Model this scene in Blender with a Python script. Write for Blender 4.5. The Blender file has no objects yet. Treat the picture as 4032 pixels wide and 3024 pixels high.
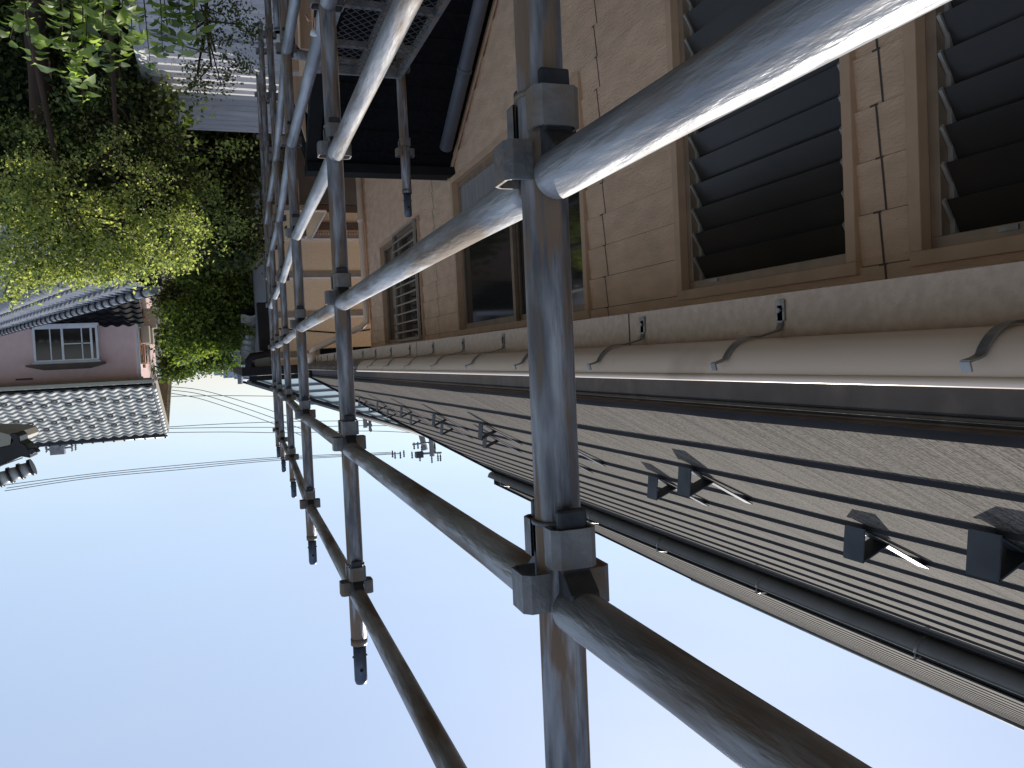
import bpy, math, random
import numpy as np
from mathutils import Vector, Matrix
random.seed(7); RNG = np.random.default_rng(11)
SC = bpy.context.scene
COL = SC.collection
R = math.radians

# ---------------------------------------------------------------- camera (the phone was held upside down)
FPX, CX, CY = 3100., 2016., 1512.
def _n(v): return v / np.linalg.norm(v)
_Y = _n(np.array([(870-CX)/FPX, (1448-CY)/FPX, 1.]))
_u = np.array([.05, 1.]); _Z = _n(np.array([.05, 1., -(_u @ _Y[:2])/_Y[2]]))
_X = np.cross(_Y, _Z)
CAM = np.array([_X, _Y, _Z])           # world = CAM @ (right, down, forward)
EYE = 6.0                               # eye height above the ground
cam_d = bpy.data.cameras.new('camera'); cam = bpy.data.objects.new('camera', cam_d); COL.objects.link(cam)
_r, _d, _f = CAM[:, 0], CAM[:, 1], CAM[:, 2]
cam.matrix_world = Matrix(((_r[0], -_d[0], -_f[0], 0), (_r[1], -_d[1], -_f[1], 0), (_r[2], -_d[2], -_f[2], EYE), (0, 0, 0, 1)))
cam_d.sensor_width = 36; cam_d.lens = 36*FPX/4032; cam_d.clip_start = .02; cam_d.clip_end = 6000
cam_d.dof.use_dof = False
SC.camera = cam
# ---------------------------------------------------------------- light
SUN_AZ, SUN_EL = -35., 42.              # azimuth from +Y towards +X, elevation
SC.world = bpy.data.worlds.new('World'); SC.world.use_nodes = True
wn = SC.world.node_tree; wn.nodes.clear()
sky = wn.nodes.new('ShaderNodeTexSky'); sky.sky_type = 'NISHITA'; sky.sun_disc = False
sky.sun_elevation = R(SUN_EL); sky.sun_rotation = R(SUN_AZ); sky.air_density = 1.0; sky.dust_density = .5; sky.ozone_density = 1.6
bg = wn.nodes.new('ShaderNodeBackground'); bg.inputs[1].default_value = .12
wo = wn.nodes.new('ShaderNodeOutputWorld'); hz = wn.nodes.new('ShaderNodeMixRGB'); hz.inputs[2].default_value = (3.65, 4.3, 5.45, 1)   # thin summer haze over the blue
wtc = wn.nodes.new('ShaderNodeTexCoord'); wmp = wn.nodes.new('ShaderNodeMapping'); wmp.inputs['Scale'].default_value = (1.5, 1.5, 5)
wnz = wn.nodes.new('ShaderNodeTexNoise'); wnz.inputs['Scale'].default_value = 2.2; wnz.inputs['Detail'].default_value = 6
wmr = wn.nodes.new('ShaderNodeMapRange'); wmr.inputs[1].default_value = .35; wmr.inputs[2].default_value = .75; wmr.inputs[3].default_value = .55; wmr.inputs[4].default_value = .70
wn.links.new(wtc.outputs['Generated'], wmp.inputs[0]); wn.links.new(wmp.outputs[0], wnz.inputs['Vector']); wn.links.new(wnz.outputs[0], wmr.inputs[0]); wn.links.new(wmr.outputs[0], hz.inputs[0])
wn.links.new(sky.outputs[0], hz.inputs[1]); wn.links.new(hz.outputs[0], bg.inputs[0]); wn.links.new(bg.outputs[0], wo.inputs[0])
sd = bpy.data.lights.new('sun', 'SUN'); sd.energy = 4.2; sd.angle = R(.5); sd.color = (1, .94, .84)
so = bpy.data.objects.new('sun', sd); COL.objects.link(so)
sv = Vector((math.cos(R(SUN_EL))*math.sin(R(SUN_AZ)), math.cos(R(SUN_EL))*math.cos(R(SUN_AZ)), math.sin(R(SUN_EL))))
so.rotation_euler = sv.to_track_quat('Z', 'Y').to_euler()
SC.view_settings.view_transform = 'Standard'; SC.view_settings.look = 'None'; SC.view_settings.gamma = 1
SC.view_settings.exposure = 0.38
SC.render.engine = 'CYCLES'

# ---------------------------------------------------------------- helpers
OFF = np.array([0, 0, EYE])
def ray(u, v): return CAM @ np.array([(u-CX)/FPX, (v-CY)/FPX, 1.])
def atX(u, v, X): d = ray(u, v); return d*(X/d[0])+OFF
def atY(u, v, Y): d = ray(u, v); return d*(Y/d[1])+OFF
def atZ(u, v, Z): d = ray(u, v); return d*(Z/d[2])+OFF
def V(x, y, z): return np.array([x, y, z+EYE], float)      # heights measured from eye level

BASE = {}
def empty(name, label, cat, loc, group=None):
    o = bpy.data.objects.new(name, None); COL.objects.link(o); o.location = [float(c) for c in loc]
    BASE[o.name] = np.array(loc, float); tag(o, label, cat, group); return o
def tag(o, label=None, cat=None, group=None, kind=None):
    if label: o['label'] = label
    if cat: o['category'] = cat
    if group: o['group'] = group
    if kind: o['kind'] = kind
    return o

class MB:
    def __init__(s): s.v = []; s.f = []; s.sm = []
    def add(s, vs, fs, smooth=False):
        b = len(s.v); s.v += [tuple(float(c) for c in p) for p in vs]
        s.f += [tuple(b+i for i in f) for f in fs]; s.sm += [smooth]*len(fs); return s
    def box(s, lo, hi, M=None, c=None):
        x0, y0, z0 = lo; x1, y1, z1 = hi
        vs = [np.array(p, float) for p in ((x0,y0,z0),(x1,y0,z0),(x1,y1,z0),(x0,y1,z0),(x0,y0,z1),(x1,y0,z1),(x1,y1,z1),(x0,y1,z1))]
        if M is not None: vs = [M @ p for p in vs]
        if c is not None: vs = [p+c for p in vs]
        return s.add(vs, [(0,3,2,1),(4,5,6,7),(0,1,5,4),(1,2,6,5),(2,3,7,6),(3,0,4,7)])
    def prism(s, pts, ext):
        n = len(pts); e = np.array(ext, float); a = [np.array(p, float) for p in pts]
        return s.add(a+[p+e for p in a], [tuple(range(n))[::-1], tuple(range(n, 2*n))]+[(i, (i+1) % n, n+(i+1) % n, n+i) for i in range(n)])
    def path(s, pts, r, n=12, cap=True, smooth=True):
        pts = [np.array(p, float) for p in pts]; m = len(pts)
        rr = r if isinstance(r, (list, tuple)) else [r]*m
        T = [_n(pts[min(i+1, m-1)]-pts[max(i-1, 0)]) for i in range(m)]
        a = np.array([0, 0, 1.]) if abs(T[0][2]) < .9 else np.array([0, 1., 0])
        U = _n(np.cross(a, T[0])); vs = []
        for i in range(m):
            U = _n(U-T[i]*(U @ T[i])); W = np.cross(T[i], U)
            for k in range(n):
                t = 2*math.pi*k/n; vs.append(pts[i]+rr[i]*(math.cos(t)*U+math.sin(t)*W))
        fs = [(i*n+k, i*n+(k+1) % n, (i+1)*n+(k+1) % n, (i+1)*n+k) for i in range(m-1) for k in range(n)]
        s.add(vs, fs, smooth)
        if cap:
            b = len(s.v)-m*n
            s.f += [tuple(b+k for k in range(n))[::-1], tuple(b+(m-1)*n+k for k in range(n))]; s.sm += [False]*2
        return s
    def grid(s, G, smooth=False, flip=False):
        h = len(G); w = len(G[0]); vs = [p for row in G for p in row]
        fs = [(i*w+j, i*w+j+1, (i+1)*w+j+1, (i+1)*w+j) for i in range(h-1) for j in range(w-1)]
        if flip: fs = [f[::-1] for f in fs]
        return s.add(vs, fs, smooth)
    def build(s, name, mat, parent=None, bevel=0):
        off = np.zeros(3); p = parent
        while p is not None:
            off = off+BASE.get(p.name, 0); p = p.parent
        me = bpy.data.meshes.new(name)
        me.from_pydata([tuple(np.array(v)-off) for v in s.v], [], s.f)
        me.polygons.foreach_set('use_smooth', s.sm); me.materials.append(mat); me.update()
        o = bpy.data.objects.new(name, me); COL.objects.link(o); o.parent = parent
        if bevel:
            b = o.modifiers.new('bevel', 'BEVEL'); b.width = bevel; b.segments = 2; b.limit_method = 'ANGLE'
        return o
def own(mb, name, mat, label, cat, loc, group=None, bevel=0, kind=None):
    """a thing that is a single mesh, its origin at loc"""
    loc = np.array(loc, float); mb.v = [tuple(np.array(v)-loc) for v in mb.v]
    o = mb.build(name, mat, None, bevel); o.location = [float(c) for c in loc]
    return tag(o, label, cat, group, kind)

def mat(name, c1, c2=None, rough=.6, metal=0, scale=4, detail=6, bump=0, bscale=None, stretch=(1, 1, 1), dirt=None, dscale=3,
        dstretch=(1, 1, 1), dlo=.5, dhi=.65, spec=.5, trans=0, rvar=0):
    m = bpy.data.materials.new(name); m.use_nodes = True; nt = m.node_tree; p = nt.nodes['Principled BSDF']
    p.inputs['Roughness'].default_value = rough; p.inputs['Metallic'].default_value = metal; p.inputs['Specular IOR Level'].default_value = spec
    L = nt.links.new
    def noise(sc, st, det=detail):
        tc = nt.nodes.new('ShaderNodeTexCoord'); mp = nt.nodes.new('ShaderNodeMapping'); mp.inputs['Scale'].default_value = st
        nz = nt.nodes.new('ShaderNodeTexNoise'); nz.inputs['Scale'].default_value = sc; nz.inputs['Detail'].default_value = det
        L(tc.outputs['Object'], mp.inputs[0]); L(mp.outputs[0], nz.inputs['Vector']); return nz.outputs[0]
    def ramp(src, a, b, ca, cb):
        r = nt.nodes.new('ShaderNodeValToRGB'); r.color_ramp.elements[0].position = a; r.color_ramp.elements[1].position = b
        r.color_ramp.elements[0].color = (*ca, 1); r.color_ramp.elements[1].color = (*cb, 1); L(src, r.inputs[0]); return r.outputs[0]
    col = None
    if c2 is None: c2 = tuple(c*.85 for c in c1)
    n0 = noise(scale, stretch); col = ramp(n0, .38, .62, c1, c2)
    if dirt:
        nd = noise(dscale, dstretch, 8); k = ramp(nd, dlo, dhi, (0, 0, 0), (1, 1, 1))
        mx = nt.nodes.new('ShaderNodeMixRGB'); L(k, mx.inputs[0]); L(col, mx.inputs[1]); mx.inputs[2].default_value = (*dirt, 1); col = mx.outputs[0]
        if metal:
            mm = nt.nodes.new('ShaderNodeMapRange'); mm.inputs[3].default_value = metal; mm.inputs[4].default_value = metal*.15; L(k, mm.inputs[0]); L(mm.outputs[0], p.inputs['Metallic'])
            mr = nt.nodes.new('ShaderNodeMapRange'); mr.inputs[3].default_value = rough; mr.inputs[4].default_value = .8; L(k, mr.inputs[0]); L(mr.outputs[0], p.inputs['Roughness'])
    L(col, p.inputs['Base Color'])
    if bump:
        b = nt.nodes.new('ShaderNodeBump'); b.inputs['Strength'].default_value = bump; b.inputs['Distance'].default_value = .01
        L(noise(bscale or scale*3, stretch), b.inputs['Height']); L(b.outputs[0], p.inputs['Normal'])
    return m

def leafmat(name, cols, trans=.35, rough=.45):
    m = bpy.data.materials.new(name); m.use_nodes = True; nt = m.node_tree; p = nt.nodes['Principled BSDF']; L = nt.links.new
    g = nt.nodes.new('ShaderNodeNewGeometry'); r = nt.nodes.new('ShaderNodeValToRGB'); r.color_ramp.interpolation = 'LINEAR'
    e = r.color_ramp.elements
    while len(e) < len(cols): e.new(.5)
    for i, c in enumerate(cols): e[i].position = i/(len(cols)-1); e[i].color = (*c, 1)
    L(g.outputs['Random Per Island'], r.inputs[0]); L(r.outputs[0], p.inputs['Base Color']); p.inputs['Roughness'].default_value = rough
    t = nt.nodes.new('ShaderNodeBsdfTranslucent'); hs = nt.nodes.new('ShaderNodeMixRGB'); hs.blend_type = 'MULTIPLY'; hs.inputs[0].default_value = 1
    hs.inputs[2].default_value = (1.35, 1.45, .75, 1); L(r.outputs[0], hs.inputs[1]); L(hs.outputs[0], t.inputs[0])
    mx = nt.nodes.new('ShaderNodeMixShader'); mx.inputs[0].default_value = trans
    L(p.outputs[0], mx.inputs[1]); L(t.outputs[0], mx.inputs[2]); L(mx.outputs[0], nt.nodes['Material Output'].inputs[0])
    return m

galv = mat('galvanised tube', (.36, .36, .37), (.19, .19, .2), .42, .3, 26, bump=.4, bscale=80, stretch=(1, .16, 1), dirt=(.17, .125, .09), dscale=18, dstretch=(1, .14, 1), dlo=.48, dhi=.6)
galv_post = mat('worn post steel', (.34, .345, .37), (.10, .10, .11), .42, .35, 38, bump=.5, bscale=90, stretch=(1, 1, .16), dirt=(.20, .135, .09), dscale=30, dstretch=(1, 1, .12), dlo=.5, dhi=.57)
galv_clean = mat('bright zinc', (.34, .35, .37), (.17, .18, .2), .4, .4, 22, stretch=(1, .15, 1), bump=.15, bscale=80)
wedge_m = mat('dark wedge steel', (.035, .04, .05), (.06, .06, .065), .5, .5, 20, bump=.2)
pocket_m = mat('pocket steel', (.22, .215, .215), (.12, .12, .125), .5, .3, 15, bump=.3, bscale=60, dirt=(.2, .15, .11), dscale=12, dlo=.5, dhi=.62)
blue_m = mat('blue grey spigot', (.12, .15, .20), (.07, .085, .13), .45, .5, 20, bump=.2)
siding_m = mat('beige siding', (.76, .505, .335), (.65, .43, .28), .75, 0, 9, bump=.9, bscale=70, stretch=(1, .5, 1.5), dirt=(.42, .30, .21), dscale=2.2, dlo=.6, dhi=.85)
trim_m = mat('brown window trim', (.62, .405, .26), (.54, .35, .22), .55, 0, 8, bump=.1, bscale=40)
trim_dark = mat('dark joint sealant', (.10, .065, .05), (.07, .05, .04), .7)
sash_m = mat('bronze sash', (.34, .24, .165), (.27, .19, .135), .4, .3, 10)
alu_m = mat('pale aluminium', (.42, .38, .33), (.36, .33, .29), .4, .3, 10)
glass_m = mat('dark glass', (.02, .018, .016), (.028, .025, .022), .06, 0, 1, spec=.7)
louver_glass = mat('obscured louvre glass', (.034, .028, .022), (.026, .022, .018), .28, 0, 3, bump=.006, bscale=60, spec=.3)
void_m = mat('dark room', (.012, .012, .012), (.02, .02, .02), .9)
curtain_m = mat('grey curtain', (.30, .28, .26), (.22, .21, .2), .9, 0, 12, stretch=(1, 3, .2))
stucco_m = mat('troweled stucco', (.62, .475, .365), (.54, .41, .31), .8, 0, 40, bump=1.0, bscale=30, dirt=(.46, .35, .27), dscale=4, dlo=.56, dhi=.85)
gutter_m = mat('cream gutter', (.86, .68, .54), (.80, .63, .49), .3, 0, 3, bump=.03, bscale=20, stretch=(1, .1, 1), dirt=(.35, .26, .2), dscale=2, dlo=.6, dhi=.8)
gutter_dark = mat('darker gutter', (.20, .15, .12), (.07, .055, .045), .4, 0, 9, stretch=(1, .6, 1))  # darker mottled colour for the far length
steel_m = mat('bracket steel', (.34, .33, .32), (.2, .19, .18), .35, .6, 20)
flash_m = mat('dark flashing', (.055, .052, .05), (.03, .029, .028), .65, 0, 6, bump=.3, bscale=18, dirt=(.085, .08, .075), dscale=6, dlo=.55, dhi=.75)
butt_m = mat('slate edge', (.03, .03, .032), (.02, .02, .022), .9)
guard_m = mat('snow guard steel', (.045, .05, .06), (.07, .075, .085), .5, .5, 8, bump=.1)
dgut_m = mat('charcoal gutter', (.20, .195, .19), (.17, .165, .16), .8, 0, 4, spec=.2)
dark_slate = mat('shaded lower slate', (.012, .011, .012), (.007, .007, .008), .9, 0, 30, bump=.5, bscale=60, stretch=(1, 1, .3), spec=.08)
cream_m = mat('cream render', (.66, .57, .43), (.60, .52, .39), .85, 0, 30, bump=.2, bscale=60)
white_m = mat('white metal', (.75, .76, .78), (.66, .67, .7), .4)
black_m = mat('black trim', (.012, .012, .013), (.017, .017, .018), .7, spec=.15)
grey_wall = mat('blue grey wall', (.16, .18, .2), (.13, .145, .16), .7)
teal_roof = mat('pale metal roof', (.36, .44, .46), (.32, .4, .42), .3, .3, 2)
tan_m = mat('tan soffit', (.42, .33, .24), (.37, .29, .21), .8)
pink_m = mat('pink render', (.82, .59, .56), (.77, .55, .52), .85, 0, 6, bump=.2, bscale=30, dirt=(.58, .40, .35), dscale=1.2, dlo=.6, dhi=.8)
orange_m = mat('pipe cover', (.42, .17, .10), (.38, .15, .09), .6)
tile_m = mat('silver glazed tile', (.52, .51, .47), (.40, .40, .38), .35, 0, 5, bump=.05, spec=.4)
tile_dark = mat('dark glazed tile', (.03, .03, .034), (.018, .018, .02), .3, 0, 6, spec=.3)
cream_frame = mat('cream bargeboard', (.45, .41, .33), (.4, .37, .3), .7)
wood_m = mat('pale timber', (.50, .33, .21), (.42, .27, .17), .7, 0, 4, stretch=(6, 6, .5), bump=.2, bscale=20)
shed_m = mat('corrugated steel sheet', (.66, .65, .68), (.5, .5, .54), .4, .15, 3, stretch=(.4, 3, 1), dirt=(.25, .2, .17), dscale=4, dlo=.62, dhi=.8)
bark_m = mat('reddish bark', (.085, .05, .035), (.05, .032, .024), .9, 0, 8, bump=.8, bscale=20, stretch=(1, 1, .3))
soil_m = mat('leaf litter soil', (.035, .03, .02), (.018, .02, .012), .95, 0, 1.5, bump=.6, bscale=4)
concrete_m = mat('concrete pole', (.22, .21, .2), (.18, .175, .17), .8)
wire_m = mat('cable', (.12, .12, .13), (.1, .1, .11), .6)
ins_m = mat('insulator', (.3, .3, .32), (.2, .2, .22), .4)
far_m = mat('distant buildings', (.42, .47, .56), (.36, .41, .5), .8, 0, .3)  # pale blue of distance haze put into the base colour
far_green = mat('distant wooded ridge', (.22, .28, .30), (.17, .23, .25), .9, 0, .05)  # distance haze mixed into the ridge colour
rope_m = mat('orange string', (.55, .3, .2), (.5, .26, .18), .8)
tag_m = mat('white plastic', (.7, .7, .68), (.62, .62, .6), .6)
mesh_m = mat('expanded metal', (.085, .078, .075), (.055, .05, .05), .7, .2, 30)
grid_green = leafmat('maple leaves', [(.05, .07, .03), (.20, .25, .09), (.46, .50, .22), (.60, .58, .26), (.24, .3, .12)], .55, .5)
bright_green = leafmat('fresh leaves', [(.04, .06, .02), (.10, .15, .03), (.2, .27, .05), (.30, .34, .07)], .5, .6)
dark_green = leafmat('evergreen leaves', [(.015, .024, .01), (.04, .06, .02), (.09, .12, .035), (.18, .22, .07)], .4, .8)
shrub_green = leafmat('glossy shrub leaves', [(.08, .12, .035), (.18, .25, .06), (.36, .48, .10), (.42, .48, .28)], .55, .42)

def slate_mat():
    m = bpy.data.materials.new('ribbed slate'); m.use_nodes = True; nt = m.node_tree; p = nt.nodes['Principled BSDF']; L = nt.links.new
    tc = nt.nodes.new('ShaderNodeTexCoord')
    def nz(st, sc, det):
        mp = nt.nodes.new('ShaderNodeMapping'); mp.inputs['Scale'].default_value = st
        n = nt.nodes.new('ShaderNodeTexNoise'); n.inputs['Scale'].default_value = sc; n.inputs['Detail'].default_value = det
        L(tc.outputs['Object'], mp.inputs[0]); L(mp.outputs[0], n.inputs['Vector']); return n.outputs[0]
    fine = nz((1.5, 150, 1.5), 1, 3); grain = nz((1, 1, 1), 130, 3); blot = nz((1, 1, 1), 1.3, 5)
    r = nt.nodes.new('ShaderNodeValToRGB'); e = r.color_ramp.elements
    e[0].position = .42; e[0].color = (.010, .0088, .0078, 1); e[1].position = .60; e[1].color = (.145, .117, .092, 1)
    mx = nt.nodes.new('ShaderNodeMath'); mx.operation = 'MULTIPLY_ADD'; mx.inputs[1].default_value = .45; L(grain, mx.inputs[0])
    sub = nt.nodes.new('ShaderNodeMath'); sub.operation = 'MULTIPLY_ADD'; sub.inputs[1].default_value = .55; L(fine, sub.inputs[0]); L(sub.outputs[0], r.inputs[0])
    L(mx.outputs[0], sub.inputs[2]); mx.inputs[2].default_value = 0
    m2 = nt.nodes.new('ShaderNodeMixRGB'); m2.blend_type = 'MULTIPLY'; m2.inputs[0].default_value = .5; L(r.outputs[0], m2.inputs[1]); L(blot, m2.inputs[2])
    g = nt.nodes.new('ShaderNodeGamma'); g.inputs[1].default_value = .85; L(m2.outputs[0], g.inputs[0]); L(g.outputs[0], p.inputs['Base Color'])
    p.inputs['Roughness'].default_value = .95; p.inputs['Specular IOR Level'].default_value = .15
    b = nt.nodes.new('ShaderNodeBump'); b.inputs['Strength'].default_value = .7; b.inputs['Distance'].default_value = .004; L(sub.outputs[0], b.inputs['Height']); L(b.outputs[0], p.inputs['Normal'])
    return m
slate_m = slate_mat()

# ================================================================ SETTING
g = MB(); N = 60
gx = [-900, -300, -100, -40, -15, -6, -3, 0, 3, 6, 10, 15, 25, 60, 200, 900]; gy = [-200, -40, -10, 0, 3, 6, 9, 12, 15, 20, 26, 34, 45, 70, 120, 250, 600, 2500]
g.grid([[(x, y, 0.12*math.sin(x*.7+y*.3)*math.cos(y*.4) if abs(x) < 30 and abs(y) < 40 else -2) for x in gx] for y in gy])
tag(g.build('ground', soil_m), kind='structure')
h = MB(); prof = []
for i in range(61):
    x = -700+i*28; prof.append((x, 10+9*math.sin(i*.23)+5*math.sin(i*.71+1)+3*math.sin(i*1.7)))
h.grid([[(x, 900, -3) for x, z in prof], [(x, 960, z*.7) for x, z in prof], [(x, 1050, z) for x, z in prof], [(x, 1200, -3) for x, z in prof]], True)
tag(h.build('hills', far_green), kind='structure')

# ================================================================ OUR HOUSE
XF, XW, YE = -1.28, -2.05, 11.9          # fascia face, wall face, far gable plane
YC = 11.24                                # far wall corner
YN = -2.5                                 # runs on behind the camera
house = empty('house', 'long two storey house with beige lap siding, louvred windows and a ribbed grey slate roof', 'house', (XW, 5, 0))
PROT, PITCH, Z0 = .014, .172, -.227
WIN = [(2.09, 3.20, -1.95, -.205), (.55, 1.87, -1.95, -.205), (4.15, 6.84, -1.59, -.180), (8.12, 10.25, -1.49, -.150)]
sid = MB(); jm = MB()
JY = [-.6, 1.98, 3.93, 7.53]; JM = [MB() for _ in JY]
def surf(z):                              # lap profile: bottom of each board stands proud
    k = math.floor((z-Z0)/PITCH+1e-6); t = (z-Z0)/PITCH-k
    return XW+PROT*(1-t)
zs = []; k = -34
while Z0+k*PITCH < -.09: zs.append(Z0+k*PITCH); k += 1
zs = zs+[-.085]
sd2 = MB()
def segs0(z):
    out = [(YN, YC-.05)]
    for w in WIN:
        if w[2] < z < w[3]:
            ns = []
            for a0, a1 in out:
                if w[1] <= a0 or w[0] >= a1: ns.append((a0, a1)); continue
                if w[0] > a0: ns.append((a0, w[0]))
                if w[1] < a1: ns.append((w[1], a1))
            out = ns
    return out
for a, b in zip(zs[:-1], zs[1:]):
    cuts = sorted({a, b}|{z for w in WIN for z in (w[2], w[3]) if a < z < b})
    for z0, z1 in zip(cuts[:-1], cuts[1:]):
        zm = (z0+z1)/2; segs = [(YN, YC)]
        for w in WIN:
            if w[2] < zm < w[3]:
                ns = []
                for s0, s1 in segs:
                    if w[1] <= s0 or w[0] >= s1: ns.append((s0, s1)); continue
                    if w[0] > s0: ns.append((s0, w[0]))
                    if w[1] < s1: ns.append((w[1], s1))
                segs = ns
        x0, x1 = XW+PROT*(1-(z0-a)/PITCH), XW+PROT*(1-(z1-a)/PITCH)
        for s0, s1 in segs:
            sid.add([V(x0, s0, z0), V(x0, s1, z0), V(x1, s1, z1), V(x1, s0, z1)], [(0, 1, 2, 3)])
            if z0 == a: sid.add([V(XW-.004, s0, z0), V(XW-.004, s1, z0), V(x0, s1, z0), V(x0, s0, z0)], [(0, 1, 2, 3)])
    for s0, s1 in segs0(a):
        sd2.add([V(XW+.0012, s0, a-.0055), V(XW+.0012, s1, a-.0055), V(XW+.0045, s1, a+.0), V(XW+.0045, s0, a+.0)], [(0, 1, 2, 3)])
    for i, y in enumerate(JY):
        jm = JM[i]
        if any(w[0] < y < w[1] and w[2] < (a+b)/2 < w[3] for w in WIN): continue
        yy = y+(.012 if (round((a-Z0)/PITCH)) % 2 else -.004)
        jm.add([V(XW+PROT+.0015, yy, a), V(XW+PROT+.0015, yy+.009, a), V(XW+.0015, yy+.009, b), V(XW+.0015, yy, b)], [(0, 1, 2, 3)])
        jm.add([V(XW+PROT+.0012, yy-.004, a-.004), V(XW+PROT+.0012, yy+.03, a-.004), V(XW+PROT+.0012, yy+.03, a+.003), V(XW+PROT+.0012, yy-.004, a+.003)], [(0, 1, 2, 3)])
# the rest of the walls (gable ends, back)
sid.add([V(XW, YC, -6), V(-9, YC, -6), V(-9, YC, -.1), V(XW, YC, -.1)], [(0, 1, 2, 3)])
sid.prism([V(XW-.3, YC-.06, -.1), V(-9, YC-.06, -.1), V(-9, YC-.06, 3.2), V(-7.87, YC-.06, 4.0), V(XW-.3, YC-.06, .35)], (0, .05, 0))
sid.add([V(XW-.12, YN, -6), V(XW-.12, YC, -6), V(XW-.12, YC, -.1), V(XW-.12, YN, -.1)], [(0, 1, 2, 3)])
sid.build('wall', siding_m, house)
for jm in JM: jm.build('joint_sealant', trim_dark, house)
lap_m = mat('painted lap shadow', (.17, .12, .09), (.25, .19, .145), .9, 0, 3)  # shadow lines of the laps, painted as thin dark strips
sd2.build('lap_shadow_line', lap_m, house)
# corner trim
MB().box((XW-.03, YC-.05, -6), (XW+.022, YC+.02, -.1), c=OFF).build('corner_trim', siding_m, house)
# stucco fascia board and soffit
fa = MB()
fa.box((XF-.03, YN, -.112), (XF, YE, .125), c=OFF)
fo = fa.build('fascia', stucco_m, house)
for y in (-1.2, 2.32, 5.35, 8.4, 10.6): MB().box((XF-.001, y, -.112), (XF+.002, y+.005, .12), c=OFF).build('joint', trim_dark, fo)
MB().box((XW-.1, YN, -.104), (XF-.031, YE-.01, -.085), c=OFF).build('soffit', stucco_m, house)
MB().box((XW-.05, YC+.05, -.2), (XF-.04, YC+.16, -.106), c=OFF).build('soffit_corner_shade', black_m, house)  # added black box painting the shade in the corner under the soffit

# --- windows
def frame(mb, X0, X1, y0, y1, z0, z1, t):
    mb.box((X0, y0, z0), (X1, y1, z0+t), c=OFF).box((X0, y0, z1-t), (X1, y1, z1), c=OFF)
    mb.box((X0, y0, z0+t), (X1, y0+t, z1-t), c=OFF).box((X0, y1-t, z0+t), (X1, y1, z1-t), c=OFF); return mb
def louver(w, lab):
    y0, y1, z0, z1 = w
    f = frame(MB(), XW-.11, XW+.03, y0, y1, z0, z1, .045).build('louvre_window', trim_m, house, .003); tag(f, lab)
    frame(MB(), XW-.10, XW-.01, y0+.046, y1-.046, z0+.046, z1-.046, .038).build('sash', sash_m, f, .002)
    MB().box((XW-.118, y0+.05, z0+.05), (XW-.112, y1-.05, z1-.05), c=OFF).build('dark_interior', void_m, f)
    bl = MB(); cls = [MB(), MB()]; z = z1-.135; i = 0
    while z > z0+.12:
        a = np.array([XW-.078, 0, z+.058]); b = np.array([XW-.022, 0, z-.055]); n = _n(np.cross(b-a, [0, 1, 0]))*.005
        bl.prism([a+OFF+[0, y0+.1, 0], b+OFF+[0, y0+.1, 0], b+n+OFF+[0, y0+.1, 0], a+n+OFF+[0, y0+.1, 0]], (0, y1-y0-.2, 0))
        for yy, cl in zip((y0+.086, y1-.098), cls):
            cl.prism([a+OFF+[-.004, yy, 0], b+OFF+[.006, yy, -.004], b+OFF+[.012, yy, .006], a+OFF+[.004, yy, .006]], (0, .012, 0))
            cl.box((XW-.055, yy-.002, z-.05), (XW-.045, yy+.014, z+.05), c=OFF)
        z -= .11; i += 1
    bl.build('louvre_blade', louver_glass, f); [cl.build('blade_clip', alu_m, f) for cl in cls]
    MB().box((XW-.008, (y0*.25+y1*.75), z1-.078), (XW-.005, (y0*.25+y1*.75)+.06, z1-.064), c=OFF).build('catch', steel_m, f)
    return f
louver(WIN[0], 'tall louvred window with its blades standing open')
louver(WIN[1], 'louvred window cut off at the edge, with closed blades')
# sliding window
y0, y1, z0, z1 = WIN[2]
fs = frame(MB(), XW-.12, XW+.03, y0, y1, z0, z1, .05).build('sliding_window', trim_m, house, .003)
ym = 5.50
frame(MB(), XW-.055, XW-.025, ym-.02, y1-.052, z0+.052, z1-.052, .05).build('sash', sash_m, fs, .002)
frame(MB(), XW-.09, XW-.06, y0+.052, ym+.03, z0+.052, z1-.052, .05).build('sash', sash_m, fs, .002)
MB().box((XW-.043, ym+.03, z0+.1), (XW-.039, y1-.1, z1-.1), c=OFF).build('pane', glass_m, fs)
MB().box((XW-.078, y0+.1, z0+.1), (XW-.074, ym-.02, z1-.1), c=OFF).build('pane', glass_m, fs)
MB().box((XW-.039, ym+.03, z0+.1), (XW-.036, y1-.1, z0+.36), c=OFF).build('curtain', curtain_m, fs)
MB().box((XW-.118, y0+.05, z0+.05), (XW-.112, y1-.05, z1-.05), c=OFF).build('dark_interior', void_m, fs)
# window with a grille
y0, y1, z0, z1 = WIN[3]
fg = frame(MB(), XW-.12, XW+.03, y0, y1, z0, z1, .045).build('grilled_window', trim_m, house, .003)
yd = 9.30
MB().box((XW-.1, yd-.03, z0+.046), (XW+.045, yd+.03, z1-.046), c=OFF).build('mullion', sash_m, fg)
frame(MB(), XW-.06, XW-.02, yd+.032, y1-.046, z0+.046, z1-.046, .05).build('sash', sash_m, fg)
frame(MB(), XW-.06, XW-.02, y0+.046, yd-.032, z0+.046, z1-.046, .05).build('sash', sash_m, fg)
MB().box((XW-.045, yd+.08, z0+.1), (XW-.04, y1-.1, z1-.1), c=OFF).build('pane', glass_m, fg)
MB().box((XW-.045, y0+.1, z0+.1), (XW-.04, yd-.08, z1-.1), c=OFF).build('pane', glass_m, fg)
MB().box((XW-.118, y0+.05, z0+.05), (XW-.112, y1-.05, z1-.05), c=OFF).build('dark_interior', void_m, fg)
gr = frame(MB(), XW+.045, XW+.07, y0+.03, yd-.05, z0+.03, z1-.05, .025)
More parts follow.
